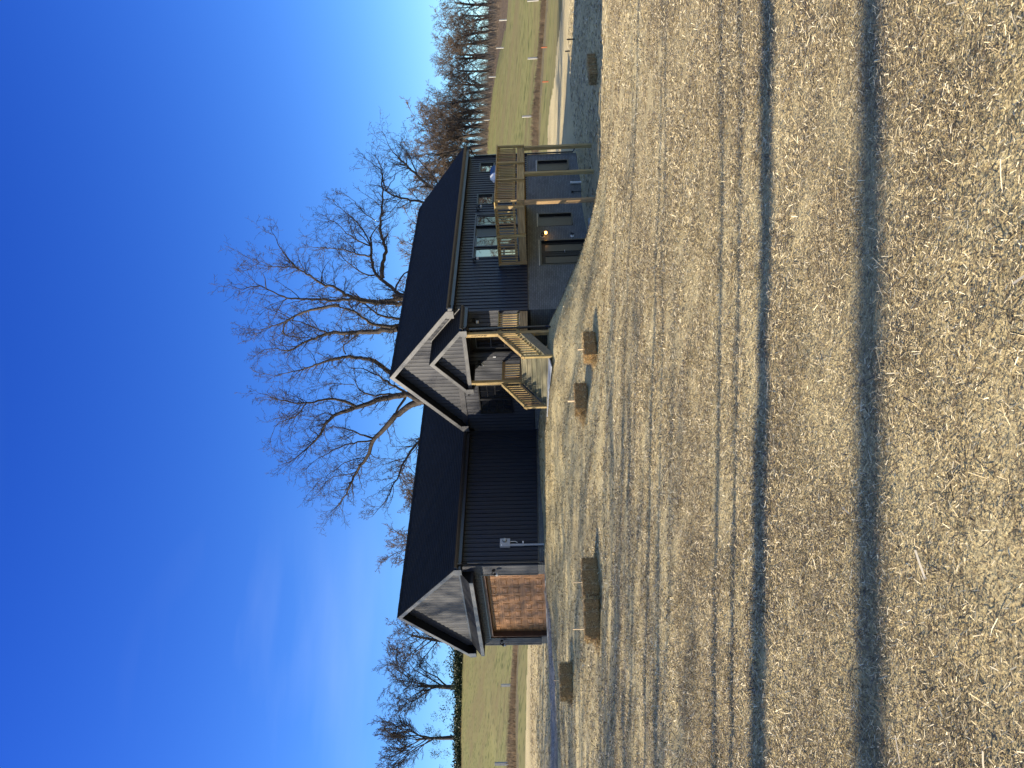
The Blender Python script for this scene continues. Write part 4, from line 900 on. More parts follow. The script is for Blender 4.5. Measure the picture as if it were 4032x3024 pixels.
# pale slabs lying at the foot of the steps
def slab(P, label, t=.035):
    mb = MB(); z = [gz(a, b)+c for a, b, c in P]; mb.prism([(a, b, zz) for (a, b, c), zz in zip(P, z)], (0, 0, -t)); c = P[0]
    tag(mb.build('paving_slab', m_slab, None, loc=(c[0], c[1], z[0])), label, 'slab', 'pale slabs at the foot of the porch steps')
slab([(5.35, 3.95, .08), (6.55, 3.90, .15), (6.60, 4.38, .13), (5.35, 4.40, .06)], 'pale slab tilted up at its right end below the porch steps')
slab([(3.90, 3.95, .05), (5.30, 3.97, .07), (5.30, 4.40, .05), (3.90, 4.42, .03)], 'pale slab lying level left of the tilted one below the porch steps')

# ---------------------------------------------------------------- posts, stakes and fences in the distance
def fpost(P, parent, h=1.2, w=.13, name='post', lean=0, m=m_post):
    x, y = P; z = gz(x, y); mb = MB(); a = math.atan2(FH.y, FH.x)
    c, s = math.cos(a)*w/2, math.sin(a)*w/2
    q = [(x+c-s, y+s+c), (x-c-s, y-s+c), (x-c+s, y-s-c), (x+c+s, y+s-c)]
    mb._cell([(u, v, z-.3) for u, v in q]+[(u+lean, v, z+h) for u, v in q]); mb.build(name, m, parent); return (x, y, z)
def fence(P, label, h=1.2, w=.13, group=None, step=None):
    root = empty('wire_fence', (P[0][0], P[0][1], gz(*P[0])), label, 'fence', group); B_ = [fpost(p, root, h, w, lean=random.uniform(-.05, .05)) for p in P]
    for k in (.35, .65, .95):
        mb = MB()
        for a, b in zip(B_, B_[1:]): mb.tube([(a[0], a[1], a[2]+h*k), ((a[0]+b[0])/2, (a[1]+b[1])/2, (gz((a[0]+b[0])/2, (a[1]+b[1])/2))+h*k-.02), (b[0], b[1], b[2]+h*k)], .006, 4)
        mb.build('wire', m_dark, root)
    return root
fence([(-52.73, 19.3), (-43.73, 8.4), (-34.7, -2.5)], 'wire fence with square pale posts crossing the pasture left of the house', 1.22, .22)
fence([(-17.4, 59.8), (-12.9, 64.1), (-8.42, 68.4), (-3.9, 72.6)], 'nearer wire fence right of the house, pale posts along the brown grass strip', 1.22, .16)
fence([(-50.0, 141), (-37.3, 132.6), (-29.8, 127.2), (-23.5, 123.1), (-15, 117)], 'distant wire fence of pale posts along the dark edge below the wood', 1.35, .2)
fence([(-62, 158), (-50, 166), (-38, 170.7), (-26, 168), (-14, 160)], 'farthest pale fence posts standing at the foot of the bare wood', 1.4, .18)
for (x, y, h, w, lab, mt) in ((9.22, 26.6, .42, .05, 'short dark metal stake at the shadow edge, closest to the house', m_dark), (7.1, 30.4, .30, .06, 'short dark metal stake at the shadow edge, farther right', m_dark),
                   (-4.23, 52.6, .55, .10, 'rust red stake in the brown grass strip, left of its twin', m_rust), (-2.92, 57.06, .55, .10, 'rust red stake in the brown grass strip, nearer the right edge', m_rust)):
    mb = MB(); z = gz(x, y); mb.box(x-w/2, x+w/2, y-w/2, y+w/2, z-.2, z+h); mb.box(x-w*.9, x+w*.9, y-.01, y+.01, z+h*.55, z+h*.62)
    tag(mb.build('marker_stake', mt, None, loc=(x, y, z)), lab, 'stake')

# ---------------------------------------------------------------- trees
def tubes_mesh(name, br, m, parent, loc):
    VV = []; FF = []; off = 0
    for P, r0, r1 in br:
        P = np.asarray(P, float); k = len(P)
        n = 3 if r0 < .02 else (4 if r0 < .06 else (6 if r0 < .2 else 9))
        T_ = np.gradient(P, axis=0); T_ /= np.linalg.norm(T_, axis=1)[:, None]+1e-9
        ref = np.array([0, 0, 1.]) if abs(T_[0, 2]) < .8 else np.array([1., 0, 0])
        A_ = np.cross(T_, ref); A_ /= np.linalg.norm(A_, axis=1)[:, None]+1e-9; B_ = np.cross(T_, A_)
        rr_ = np.linspace(0, 1, k); rr_ = r0+(r1-r0)*rr_
        th = np.arange(n)*2*math.pi/n
        ring = P[:, None, :]+(A_[:, None, :]*np.cos(th)[None, :, None]+B_[:, None, :]*np.sin(th)[None, :, None])*rr_[:, None, None]
        VV.append(ring.reshape(-1, 3))
        i_, j_ = np.meshgrid(np.arange(k-1), np.arange(n), indexing='ij'); i_ = i_.ravel(); j_ = j_.ravel(); j2_ = (j_+1) % n
        FF.append(np.c_[i_*n+j_, i_*n+j2_, (i_+1)*n+j2_, (i_+1)*n+j_]+off); off += k*n
    return arrays(name, np.concatenate(VV)-np.array(loc), np.concatenate(FF), m, parent=parent)
def grow(p, d, L, r, lv, out, rg, P):
    ns_ = 5 if lv < 2 else (4 if lv < 4 else 3); pts = [p]; dd_ = d/np.linalg.norm(d); cur = p.copy()
    for i in range(ns_):
        dd_ = dd_+rg.normal(0, P['wig'][min(lv, 4)], 3)+np.array([0, 0, P['up'][min(lv, 4)]]); dd_ /= np.linalg.norm(dd_); cur = cur+dd_*L/ns_; pts.append(cur.copy())
    r1 = max(r*P.get('tap', .35), P['rmin']); out.append((np.array(pts), r, r1))
    if lv >= P['max']: return
    nch = P['n'][lv]; 
    for c in range(nch):
        t = P['t0'][lv]+(1-P['t0'][lv])*(c+rg.uniform(0, 1))/nch; t = min(t, .999); k = t*ns_; i = int(k); q = pts[i]+(pts[i+1]-pts[i])*(k-i)
        ax = pts[i+1]-pts[i]; ax /= np.linalg.norm(ax); v = rg.normal(0, 1, 3); v -= ax*v.dot(ax); v /= np.linalg.norm(v)
        an = P['ang'][lv]*rg.uniform(.7, 1.3); dn = ax*math.cos(an)+v*math.sin(an)
        grow(q, dn, L*P['len'][lv]*rg.uniform(.65, 1.15)*(1-.35*t*(lv > 0)), max((r+(r1-r)*t)*P['rad'][lv], P['rmin']), lv+1, out, rg, P)
def maketree(name, loc, P, seed, label, H_=16, tr=.35, cat='tree', group=None, trunk_frac=.5, m2=None, lean=.05):
    rg = np.random.RandomState(seed); out = []; grow(np.zeros(3), np.array([rg.normal(0, 1)*lean, rg.normal(0, 1)*lean, 1.]), H_*trunk_frac, tr, 0, out, rg, P)
    root = empty(name, loc, label, cat, group)
    a = [b for b in out if b[1] > .035]; c = [b for b in out if b[1] <= .035]
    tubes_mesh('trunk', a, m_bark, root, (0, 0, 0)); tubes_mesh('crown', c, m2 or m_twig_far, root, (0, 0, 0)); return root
def copytree(src, loc, s, rz, label, group=None, name=None):
    c = src.copy(); COL.objects.link(c); c.location = loc; c.scale = (s, s, s) if not hasattr(s, '__len__') else s; c.rotation_euler = (0, 0, rz); c['label'] = label
    if group: c['group'] = group
    for ch in src.children:
        k = ch.copy(); COL.objects.link(k); k.parent = c
    return c
PF = dict(wig=[.05, .12, .17, .22, .25], up=[.02, .05, .05, .03, .02], n=[10, 6, 6, 5, 4], t0=[.27, .25, .2, .15, .1], ang=[.75, .7, .75, .8, .8], len=[.75, .58, .58, .55, .6], rad=[.45, .5, .5, .55, .7], rmin=.020, max=4)
PV = dict(PF, ang=[.5, .45, .5, .55, .6], up=[.02, .09, .08, .06, .05], n=[11, 7, 6, 5, 4], t0=[.55, .2, .15, .15, .1], len=[1.0, .55, .5, .5, .6])
PT = dict(PF, t0=[.62, .2, .2, .15, .1], n=[9, 6, 5, 4, 4])
WG_ = 'bare trees of the wood beyond the pasture'
def tz(u, f, dz=0):  # point on the terrain at forward distance f along the bearing of upright-image column u
    p = world(f, (u-1512)/3067*f); return (p[0], p[1], gz(*p)-.2+dz)
# (column, distance, scale, turn, variant)
protoA = maketree('bare_tree', tz(2905, 178), PF, 41, 'bare spreading tree standing alone-crowned near the right edge of the wood', 15, .34, group=WG_)
protoB = maketree('bare_tree', tz(2690, 185), PF, 42, 'bare tree with a forked dark trunk in the middle of the wood', 15, .36, group=WG_)
protoC = maketree('bare_tree', tz(2560, 172), PF, 43, 'bare broad tree of the wood just right of the deck rail', 16, .40, group=WG_)
protoL = maketree('bare_tree', tz(320, 166), dict(PF, n=[10, 7, 7, 6, 4], rmin=.026, len=[.95, .6, .58, .55, .6]), 44, 'large spreading bare tree on the skyline beside the garage roof', 18.5, .50, m2=m_twig)
protoV = maketree('bare_tree', tz(121, 166), dict(PV, rmin=.028, n=[12, 8, 7, 5, 4]), 45, 'tall vase shaped bare tree on the skyline at the far left', 23, .45, trunk_frac=.42, m2=m_twig)
spec = [(3010, 190, 1.02, 1.2, protoC, 'bare tree of the wood cut by the right edge of the picture'), (2960, 196, .85, 2.2, protoB, 'slender bare tree behind the first trees at the right edge'),
 (2860, 182, 1.08, .7, protoB, 'bare tree with upright limbs behind the distant fence'), (2800, 190, .98, 3.0, protoC, 'bare tree with a rounded crown, right of the middle of the wood'),
 (2750, 176, .92, 4.1, protoA, 'low bare tree in front of the middle of the wood'), (2640, 190, 1.05, 5.0, protoC, 'bare tree with a dense brown crown left of the middle of the wood'),
 (2605, 178, .95, 1.9, protoB, 'bare tree leaning over the pasture edge'), (2500, 176, 1.22, .3, protoA, 'tallest bare tree of the wood, behind the roof corner'),
 (2455, 170, 1.20, 2.6, protoB, 'bare tree rising behind the right end of the main roof'), (2400, 178, 1.15, 3.9, protoC, 'bare tree mostly hidden behind the right roof slope'),
 (2340, 180, 1.20, 5.2, protoA, 'bare tree whose top shows above the sloping right roof end'), (2250, 186, 1.15, 1.0, protoB, 'bare tree just visible over the end of the main ridge'),
 (1985, 176, 1.10, 2.0, protoC, 'distant bare tree behind the big tree, over the main ridge'), (2090, 182, 1.12, .4, protoA, 'distant bare tree over the right part of the main ridge'),
 (1090, 172, 1.02, 4.4, protoB, 'round topped bare tree above the garage ridge, nearest the front gable'), (1045, 178, .95, 1.1, protoA, 'smaller bare tree overlapping the round topped one above the garage ridge'),
 (870, 170, 1.0, 2.8, protoC, 'bare tree top above the middle of the garage ridge'), (720, 176, .88, .2, protoB, 'low bare tree top above the left part of the garage ridge'),
 (500, 172, 1.02, 3.3, protoA, 'bare tree half hidden by the left slope of the garage roof')]
for u, f, s, rz, src, lab in spec: copytree(src, tz(u, f), s*(1.16 if u > 2560 else 1.25 if u > 2300 else 1.42 if u > 1500 else 1.5), rz, lab, WG_)
for p_ in (protoA, protoB, protoC): p_.scale = (1.15, 1.15, 1.15)
_r = random.Random(9)
for k in range(14):
    u = 2420+k*46+_r.uniform(-10, 10); f = _r.uniform(168, 196); s = _r.uniform(.32, .62)
    copytree((protoA, protoB, protoC)[k % 3], tz(u, f), (s*1.25, s*1.25, s), _r.uniform(0, 6), 'young bare tree filling the gaps between the taller trunks of the wood', 'young bare trees in the wood')
for k in range(5):
    u = 2400+k*140+_r.uniform(-15, 15); f = _r.uniform(204, 216)
    copytree((protoC, protoA, protoB)[k % 3], tz(u, f), _r.uniform(1.0, 1.2), _r.uniform(0, 6), 'bare tree in the back row of the wood', 'back row of bare trees in the wood')
protoL.scale = (1.22, 1.22, 1.02); protoV.scale = (1.15, 1.15, 1.03)
for k, (u, f, s) in enumerate(((2530, 192, 1.32), (2470, 190, 1.34), (2425, 194, 1.25), (2590, 196, 1.2))):
    copytree((protoC, protoA, protoB)[k % 3], tz(u, f), s, 1.1+k*1.7, ('tall brown bare tree crowding behind the roof corner', 'tall bare tree directly over the right roof end', 'tall bare tree filling the gap left of the roof end', 'tall bare tree just right of the roof corner')[k], WG_)
# ivy and evergreen scrub round the left trees, brown brushwood under the wood
def leaves(name, pts, size, m, label, cat, parent=None, kind='stuff'):
    rg = np.random.RandomState(len(pts)); n = len(pts); a = rg.normal(0, 1, (n, 3)); a /= np.linalg.norm(a, axis=1)[:, None]; b = np.cross(a, rg.normal(0, 1, (n, 3))); b /= np.linalg.norm(b, axis=1)[:, None]
    s = size*rg.uniform(.5, 1.2, n)[:, None]; Q_ = np.stack([pts-a*s, pts+b*s*.6, pts+a*s, pts-b*s*.6], 1).reshape(-1, 3)
    o = arrays(name, Q_, np.arange(4*n).reshape(-1, 4), m, parent=parent); 
    if parent is None: tag(o, label, cat, kind=kind)
    return o
rg = np.random.RandomState(77)
P_ = []
for u in np.linspace(-60, 620, 60):
    f = 160+rg.uniform(-3, 3); h = .9+1.0*abs(vnoise(np.array([u/30.]), np.array([3.]), 1, 3)[0])*2+(1.8 if 300 < u < 480 else 0)*rg.uniform(0, 1)
    c = tz(u, f); n = 260; q = rg.normal(0, 1, (n, 3))*np.array([1.4, 1.4, h*.30])+np.array([c[0], c[1], c[2]+h*.45]); P_.append(q)
leaves('hedge', np.concatenate(P_), .26, m_leaf, 'low dark evergreen scrub along the skyline of the left pasture', 'scrub')
for src, hh, seed in ((protoL, 5.5, 3), (protoV, 7.0, 4)):
    r2 = np.random.RandomState(seed); q = []
    for k in range(26 if src is protoL else 16):
        c = np.array([r2.normal(0, 2.6), r2.normal(0, 2.6), r2.uniform(.5, hh)]); q.append(c+r2.normal(0, .45, (60, 3)))
    leaves('ivy', np.concatenate(q), .13, m_leaf, '', '', parent=src)
n = 7000; u = rg.uniform(2380, 3300, n); f = rg.uniform(158, 200, n)+np.interp(u, [2380, 3024], [8, 0]); px = CAM.x+f*FH.x+(u-1512)/3067*f*RH.x; py = CAM.y+f*FH.y+(u-1512)/3067*f*RH.y
hz = rg.uniform(.1, 1, n)**2*3.4*(.75+.9*(vnoise(px, py, 9, 31)+.2)); z = ground_h(px, py); w = rg.uniform(.02, .06, n); lx = rg.normal(0, .6, (n, 2))*hz[:, None]*.4
Q_ = np.empty((n, 4, 3)); wx, wy = RH.x*w, RH.y*w
Q_[:, 0] = np.c_[px-wx, py-wy, z]; Q_[:, 1] = np.c_[px+wx, py+wy, z]; Q_[:, 2] = np.c_[px+wx*.3+lx[:, 0], py+wy*.3+lx[:, 1], z+hz]; Q_[:, 3] = np.c_[px-wx*.3+lx[:, 0], py-wy*.3+lx[:, 1], z+hz]
tag(arrays('brushwood', Q_.reshape(-1, 3), np.arange(4*n).reshape(-1, 4), m_brush), 'brown leafless brushwood standing under the trees of the wood', 'brushwood', kind='stuff')
n = 26000; t2 = rg.uniform(0, 1, n); u = rg.uniform(-100, 3200, n); f0 = np.interp((u-1512)/3067, [-.6, -.49, -.33, 0, .32, .42, .5], [60, 60, 68, 74, 79, 78, 73]); f = f0+rg.uniform(0, 5, n)
px = CAM.x+f*FH.x+(u-1512)/3067*f*RH.x; py = CAM.y+f*FH.y+(u-1512)/3067*f*RH.y; z = ground_h(px, py); hz = rg.uniform(.1, .42, n); w = rg.uniform(.012, .03, n); lx = rg.normal(0, .25, (n, 2))*hz[:, None]
Q_ = np.empty((n, 4, 3)); wx, wy = RH.x*w, RH.y*w
Q_[:, 0] = np.c_[px-wx, py-wy, z-.02]; Q_[:, 1] = np.c_[px+wx, py+wy, z-.02]; Q_[:, 2] = np.c_[px+wx*.3+lx[:, 0], py+wy*.3+lx[:, 1], z+hz]; Q_[:, 3] = np.c_[px-wx*.3+lx[:, 0], py-wy*.3+lx[:, 1], z+hz]
tag(arrays('tall_grass', Q_.reshape(-1, 3), np.arange(4*n).reshape(-1, 4), m_reed), 'dry brown grass standing along the strip at the pasture edge', 'dry grass', kind='stuff')

# big tree behind the house: traced limbs with their own depth, twigs grown from them
BIG = [[[[-8.02,21.11,-0.9],[-8.4,21.6,0.88],[-8.84,22.23,2.75]],0.27,0.26],[[[-8.84,22.23,2.75],[-8.02,23.14,4.23],[-7.19,24.05,5.46],[-6.66,24.72,8.03],[-6.52,24.91,8.75]],0.25,0.2],[[[-8.02,23.14,4.23],[-7.62,24.74,5.99],[-7.65,26.17,8.61],[-7.64,26.44,9.08],[-7.53,26.93,9.72],[-7.17,27.98,10.7],[-7.05,28.49,11.35],[-6.6,29.43,11.59],[-6.08,30.52,11.69]],0.19,0.09],[[[-7.12,28.04,10.69],[-6.75,28.55,10.85],[-6.43,29.0,10.78],[-5.94,29.7,10.4],[-5.61,30.17,10.71],[-5.0,31.02,10.95],[-4.67,31.48,10.95],[-4.2,32.13,10.8],[-3.63,32.91,10.73],[-2.86,33.96,10.82],[-2.38,34.62,10.66],[-2.04,35.11,11.06]],0.15,0.025],[[[-4.69,31.45,11.03],[-4.4,31.97,11.98],[-4.02,32.53,12.53],[-3.68,33.02,13.01],[-3.4,33.48,13.73]],0.05,0.012],[[[-4.67,31.47,10.88],[-4.46,31.54,10.47],[-4.36,31.48,9.98],[-3.91,31.7,9.48]],0.035,0.01],[[[-6.36,29.67,11.62],[-6.47,30.01,12.54],[-6.39,30.71,13.73],[-6.54,31.06,14.76],[-6.62,31.36,15.54],[-6.72,31.63,16.33],[-6.87,31.82,17.05]],0.07,0.012],[[[-7.11,28.43,11.28],[-6.98,28.17,11.9],[-6.36,28.25,12.56],[-5.53,28.4,13.32],[-4.99,28.56,13.61]],0.06,0.015],[[[-6.08,30.52,11.69],[-5.73,30.61,12.49],[-5.22,30.83,13.27],[-4.4,31.28,14.03],[-4.13,31.32,14.75]],0.06,0.012],[[[-6.08,30.52,11.69],[-5.32,31.18,12.11],[-4.67,31.74,12.69],[-4.12,32.2,13.51],[-3.75,32.5,14.18]],0.06,0.012],[[[-6.05,30.55,11.69],[-5.66,31.13,11.78],[-5.23,31.88,11.18]],0.06,0.03],[[[-6.08,30.52,11.61],[-5.63,30.7,12.17],[-4.99,31.0,12.72],[-4.47,31.3,12.74]],0.05,0.012],[[[-6.52,24.91,8.75],[-7.03,25.23,10.76],[-7.11,25.56,11.77],[-7.04,26.13,12.96],[-6.82,26.73,13.76],[-6.78,27.22,14.89],[-6.59,27.75,15.62],[-6.37,28.38,16.53],[-6.15,28.88,17.12],[-5.85,29.52,17.72],[-5.39,30.36,18.25],[-5.06,30.96,18.61]],0.16,0.02],[[[-6.25,28.49,16.83],[-6.48,28.95,18.22],[-6.59,29.22,19.01],[-6.67,29.51,19.8],[-6.44,30.23,20.62]],0.05,0.012],[[[-7.19,24.05,5.46],[-6.16,23.87,8.16],[-6.04,23.7,8.82],[-5.55,23.31,10.8],[-5.14,23.28,11.69],[-4.99,22.84,12.97],[-4.72,22.75,13.72],[-4.54,22.57,14.47],[-4.27,22.48,15.21],[-4.2,22.32,15.7],[-3.81,22.39,16.23],[-3.43,22.47,16.75],[-3.13,22.44,17.4],[-3.21,22.03,17.99]],0.17,0.02],[[[-6.81,27.2,14.81],[-6.39,27.69,14.96],[-6.01,28.14,14.58],[-5.77,28.43,14.28]],0.05,0.012],[[[-3.48,22.42,16.68],[-3.02,22.58,16.66],[-2.62,22.69,16.44],[-2.33,22.65,16.82]],0.04,0.012],[[[-8.02,23.14,4.23],[-7.5,23.4,5.89],[-7.39,23.33,7.22],[-7.04,23.42,8.99],[-6.91,23.44,9.7],[-6.72,23.53,10.41],[-6.25,23.85,11.11],[-5.89,24.13,11.44]],0.18,0.04],[[[-8.58,22.48,3.58],[-7.41,22.26,5.8],[-6.33,21.84,8.17],[-6.2,21.62,8.74],[-6.05,21.45,9.23],[-5.86,21.29,9.79],[-5.56,21.17,10.42],[-5.09,21.3,10.7],[-4.67,21.35,11.14],[-4.37,21.27,11.67]],0.22,0.06],[[[-6.31,21.51,8.75],[-6.69,21.8,10.0],[-6.98,22.13,11.17],[-7.3,22.43,12.37],[-7.63,22.82,13.78],[-8.05,22.94,14.83],[-8.62,22.94,15.9],[-9.21,22.87,16.78],[-9.23,23.43,17.96],[-9.54,23.54,18.84]],0.19,0.015],[[[-7.6,22.85,13.78],[-7.24,23.11,14.86],[-6.98,23.32,15.3],[-6.82,23.39,16.38]],0.06,0.02],[[[-4.21,21.43,12.1],[-4.5,21.65,13.06],[-4.83,21.84,14.04],[-5.16,21.98,14.94],[-5.74,21.94,15.88],[-6.13,22.04,16.81],[-6.59,22.08,17.75],[-6.65,22.32,18.38]],0.11,0.012],[[[-6.85,23.36,16.38],[-7.38,23.1,16.88],[-7.82,22.84,16.8],[-8.02,23.06,15.68],[-8.16,23.15,15.08]],0.06,0.02],[[[-8.84,22.23,2.75],[-10.23,21.82,4.54],[-11.37,21.89,7.25],[-11.95,22.06,9.01],[-11.57,23.09,10.28],[-11.38,23.63,11.04],[-11.22,24.05,11.56],[-11.31,24.34,12.5],[-11.35,24.63,13.34],[-11.7,24.78,14.63],[-12.15,24.81,15.84],[-12.64,24.81,17.07],[-13.11,24.93,18.64],[-13.44,24.95,19.55]],0.3,0.015],[[[-12.29,21.73,9.12],[-11.85,21.85,9.79],[-11.42,21.99,10.36],[-10.81,22.2,11.13],[-10.35,22.29,11.92],[-10.17,22.14,12.71]],0.1,0.015],[[[-11.24,24.74,13.63],[-10.66,24.99,13.85],[-10.12,25.07,12.97],[-9.62,25.19,12.31],[-9.35,24.98,11.26]],0.05,0.03],[[[-8.84,22.23,2.75],[-10.93,20.63,5.39],[-11.88,19.94,7.11],[-11.59,20.33,7.85],[-11.31,20.75,8.88],[-11.47,20.66,9.45],[-11.64,20.61,10.41],[-11.8,20.54,11.18],[-12.11,20.35,12.05],[-12.27,20.28,12.83],[-12.59,20.11,14.01],[-13.1,19.72,14.62],[-13.83,19.13,15.15],[-14.43,18.68,16.06],[-15.1,18.18,17.17]],0.38,0.02],[[[-12.14,20.33,12.34],[-11.65,20.47,13.02],[-11.32,20.44,13.79],[-11.2,20.22,14.57],[-11.12,19.81,15.68],[-10.73,19.67,16.85],[-10.2,19.75,17.74],[-9.91,19.75,18.35]],0.11,0.012],[[[-11.13,19.8,15.49],[-11.53,19.57,15.92],[-11.93,19.33,16.25],[-12.29,19.33,17.56],[-13.1,18.83,18.13]],0.05,0.01],[[[-11.43,20.7,9.73],[-11.29,20.78,10.18],[-11.39,20.59,11.11],[-11.16,20.72,11.84],[-10.57,21.2,12.36],[-10.29,21.43,12.25]],0.08,0.02],[[[-10.7,21.07,12.36],[-10.63,21.16,13.11],[-10.63,21.2,14.15],[-10.89,20.97,14.82]],0.04,0.01],[[[-11.56,20.36,7.66],[-11.76,20.38,8.06],[-12.26,20.37,8.97],[-13.08,20.15,9.93],[-13.88,19.89,10.69],[-14.61,19.69,11.56],[-15.46,19.3,11.85],[-16.05,19.05,12.22],[-17.07,18.67,13.14],[-17.86,18.32,13.53],[-18.97,17.84,14.27],[-20.2,17.38,15.46]],0.24,0.015],[[[-14.61,19.69,11.56],[-14.37,19.95,12.52],[-14.12,20.21,13.38],[-13.98,20.37,14.16],[-14.04,20.33,14.94]],0.08,0.012],[[[-14.71,19.59,11.66],[-14.53,19.28,12.64],[-14.41,18.95,13.52],[-14.49,18.43,14.31],[-14.54,17.89,15.17],[-14.68,17.41,15.68]],0.07,0.012],[[[-16.02,19.09,12.21],[-15.78,18.98,13.03],[-15.91,18.49,13.75],[-16.09,17.93,14.47],[-16.18,17.42,15.36]],0.05,0.012],[[[-17.04,18.71,13.13],[-17.22,18.57,13.84],[-17.23,18.59,14.44],[-17.45,18.41,15.14],[-18.24,17.71,16.08]],0.05,0.01],[[[-12.36,21.66,9.13],[-12.83,21.21,9.53],[-13.52,20.57,10.05]],0.1,0.08],[[[-18.97,17.84,14.27],[-19.53,17.4,14.22],[-20.08,16.97,14.46]],0.02,0.008],[[[-11.02,18.16,5.25],[-11.44,17.54,6.85],[-11.86,16.99,7.66],[-12.4,16.32,8.38],[-12.95,15.65,8.93],[-13.46,15.05,9.11],[-13.72,14.72,9.56],[-14.17,14.19,9.75],[-14.91,13.26,10.82]],0.13,0.012],[[[-12.59,16.14,8.57],[-12.85,16.05,9.49],[-13.2,15.92,10.61]],0.04,0.01],[[[-7.51,26.96,9.72],[-7.31,27.12,9.71],[-6.8,27.54,9.45],[-6.43,27.8,8.75]],0.07,0.05],[[[-12.59,20.11,14.01],[-12.42,20.35,14.39],[-12.66,20.23,15.18],[-13.19,19.83,15.61]],0.04,0.012],[[[-13.77,19.19,15.05],[-13.65,19.48,15.55],[-13.4,19.9,15.86]],0.04,0.012]]
SEC = [[[[-4.64,32.82,-2.74],[-3.94,32.05,-0.03],[-3.24,31.27,2.6],[-2.61,30.42,5.14]],0.2,0.18],[[[-2.61,30.42,5.14],[-2.97,30.61,6.62],[-2.98,30.93,7.52],[-2.93,31.23,8.25],[-2.93,31.75,9.72],[-2.67,32.28,10.28],[-2.3,32.87,10.52],[-1.83,33.62,10.58],[-1.6,34.15,11.33],[-1.35,34.64,11.9]],0.12,0.012],[[[-2.7,32.24,10.28],[-2.28,32.61,9.99],[-2.02,32.81,9.43],[-1.69,33.1,9.51]],0.04,0.01],[[[-1.8,33.65,10.53],[-1.87,33.72,11.05],[-1.85,33.92,11.71]],0.03,0.01],[[[-2.73,32.21,10.28],[-2.57,32.84,10.96],[-2.63,33.17,11.65]],0.03,0.01],[[[-2.66,30.37,4.27],[-2.24,30.88,5.86],[-2.11,31.05,6.72],[-1.86,31.33,7.24],[-1.49,31.73,7.75],[-1.05,32.2,8.25],[-0.87,32.4,8.6],[-0.49,32.81,9.2],[0.07,33.41,9.79],[0.44,33.8,9.95]],0.18,0.012],[[[-1.36,31.85,7.83],[-0.86,32.35,8.07],[-0.1,33.09,8.56],[0.28,33.47,8.98]],0.05,0.01],[[[-1.05,32.2,8.25],[-0.81,31.99,8.98],[-0.41,31.99,9.52]],0.04,0.01],[[[-1.98,31.18,6.89],[-1.88,31.06,7.56],[-1.73,31.02,8.14],[-1.85,30.75,8.57]],0.06,0.012],[[[-2.17,30.95,6.2],[-1.6,31.5,6.53],[-1.03,32.06,7.19],[-0.45,32.63,7.87]],0.08,0.012]]
PL = dict(PF, wig=[.1, .22, .3, .35, .35], up=[.03, .03, .03, .02, .02], n=[5, 5, 4, 0, 0], t0=[.2, .15, .1, .1, .1], ang=[.8, .8, .85, .8, .8], len=[.55, .55, .55, .5, .5], rad=[.55, .6, .7, .7, .7], rmin=.0075, max=3, tap=.4)
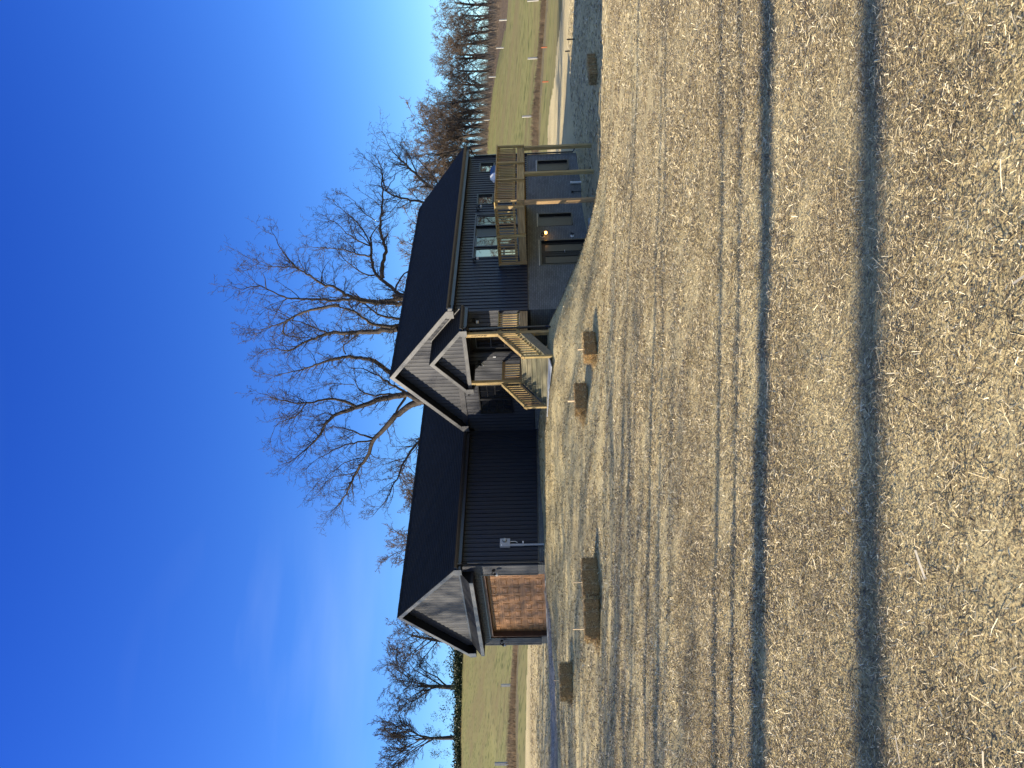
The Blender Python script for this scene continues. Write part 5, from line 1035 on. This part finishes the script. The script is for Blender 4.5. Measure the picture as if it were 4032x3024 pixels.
def limbtree(data, label, seed, dens=1.0, name='bare_tree'):
    rg = np.random.RandomState(seed); A_, B_ = [], []
    base = data[0][0][0]
    for P, r0, r1 in data:
        P = np.array(P, float)
        # smooth and roughen the traced line
        t = np.r_[0, np.cumsum(np.linalg.norm(np.diff(P, axis=0), axis=1))]; n = max(4, int(t[-1]/.28)); s = np.linspace(0, t[-1], n)
        Q_ = np.c_[[np.interp(s, t, P[:, k]) for k in range(3)]].T
        for _ in range(2): Q_[1:-1] = Q_[1:-1]*.5+(Q_[:-2]+Q_[2:])*.25
        Q_[1:-1] += rg.normal(0, .03, (n-2, 3)); (A_ if r0 > .03 else B_).append((Q_, r0, r1))
        L = t[-1]; k = int(L*4.0*dens)
        if L < 2 or P[0][2] < 0: continue
        for c in range(k):
            q = rg.uniform(.08, 1)*(n-1.01); i = int(q); p = Q_[i]+(Q_[i+1]-Q_[i])*(q-i); ax = Q_[i+1]-Q_[i]; ax /= np.linalg.norm(ax)
            v = rg.normal(0, 1, 3); v -= ax*v.dot(ax); v /= np.linalg.norm(v); an = rg.uniform(.5, 1.2); rr_ = r0+(r1-r0)*q/n
            if rr_ > .16 and rg.uniform() < .6: continue
            out = []; ll = rg.uniform(.7, 2.0)*(1.1 if rr_ < .1 else .8); grow(p, ax*math.cos(an)+v*math.sin(an)+np.array([0, 0, .25]), ll, min(max(rr_*.45, .012), .030), 1, out, rg, PL)
            B_ += out
        out = []; ax = Q_[-1]-Q_[-2]; grow(Q_[-1], ax/np.linalg.norm(ax), .8, max(r1, .011), 1, out, rg, PL); B_ += out
    root = empty(name, tuple(base), label, 'tree')
    tubes_mesh('trunk', A_, m_bark, root, base); tubes_mesh('crown', B_, m_twig, root, base); return root
limbtree(BIG, 'huge many-limbed bare tree spreading above the ridge directly behind the house', 8)
limbtree(SEC, 'leaning bare tree behind the right end of the roof, smaller than the huge one', 9, .9)

# bare trees outside the picture on the sunny side; only their shadows reach the yard and the garage
PS = dict(PF, max=3, n=[12, 8, 7, 5, 3], rmin=.022, rad=[.5, .55, .6, .6, .7])
sh = [(4.15, -21, .27, 23), (5.5, -18, .28, 21), (6.35, -10, .06, 17), (6.95, -12, .075, 18), (9.6, -16, .09, 19), (11.2, -18, .11, 20), (15.5, -22, .14, 21)]
off_ = 'tall bare trees left of the picture'
PTT = dict(PS, t0=[.68, .2, .2, .2, .1], n=[8, 5, 4, 4, 3])
for i, (f0, r, tr, H_) in enumerate(sh):
    p = world(f0+.108*r, r); rg_ = np.random.RandomState(300+i)
    maketree('bare_tree', (p[0], p[1], gz(*p)-.2), dict(PTT, wig=[.03, .12, .17, .22, .25]), 60+i, 'tall slim bare tree out of the picture to the left', H_*1.15, tr, group=off_, trunk_frac=.75, m2=m_twig, lean=0)
for i, (x, y, H_) in enumerate(((-24, -17, 17), (-19, -20, 18), (-27, -25, 22), (-14, -22, 18), (-9.0, -24, 18), (-3.5, -26, 17), (-17, -30, 24), (1.5, -27, 15), (-22, -20, 28), (-27, -15, 28), (-18, -23, 27))):
    maketree('bare_tree', (x, y, gz(x, y)-.2), PS, 80+i, 'spreading bare tree out of the picture to the left', H_, .24, group='spreading bare trees left of the picture', m2=m_twig)
# trees out of the picture to the right that the deck-side windows mirror
for i, (f, r, s) in enumerate(((30, 42, 1.0), (42, 50, 1.1), (22, 52, 1.15), (55, 58, 1.2))):
    p = world(f, r); copytree((protoA, protoB, protoC, protoL)[i], (p[0], p[1], gz(*p)-.3), s, i*1.3, 'bare tree out of the picture to the right', 'bare trees right of the picture')
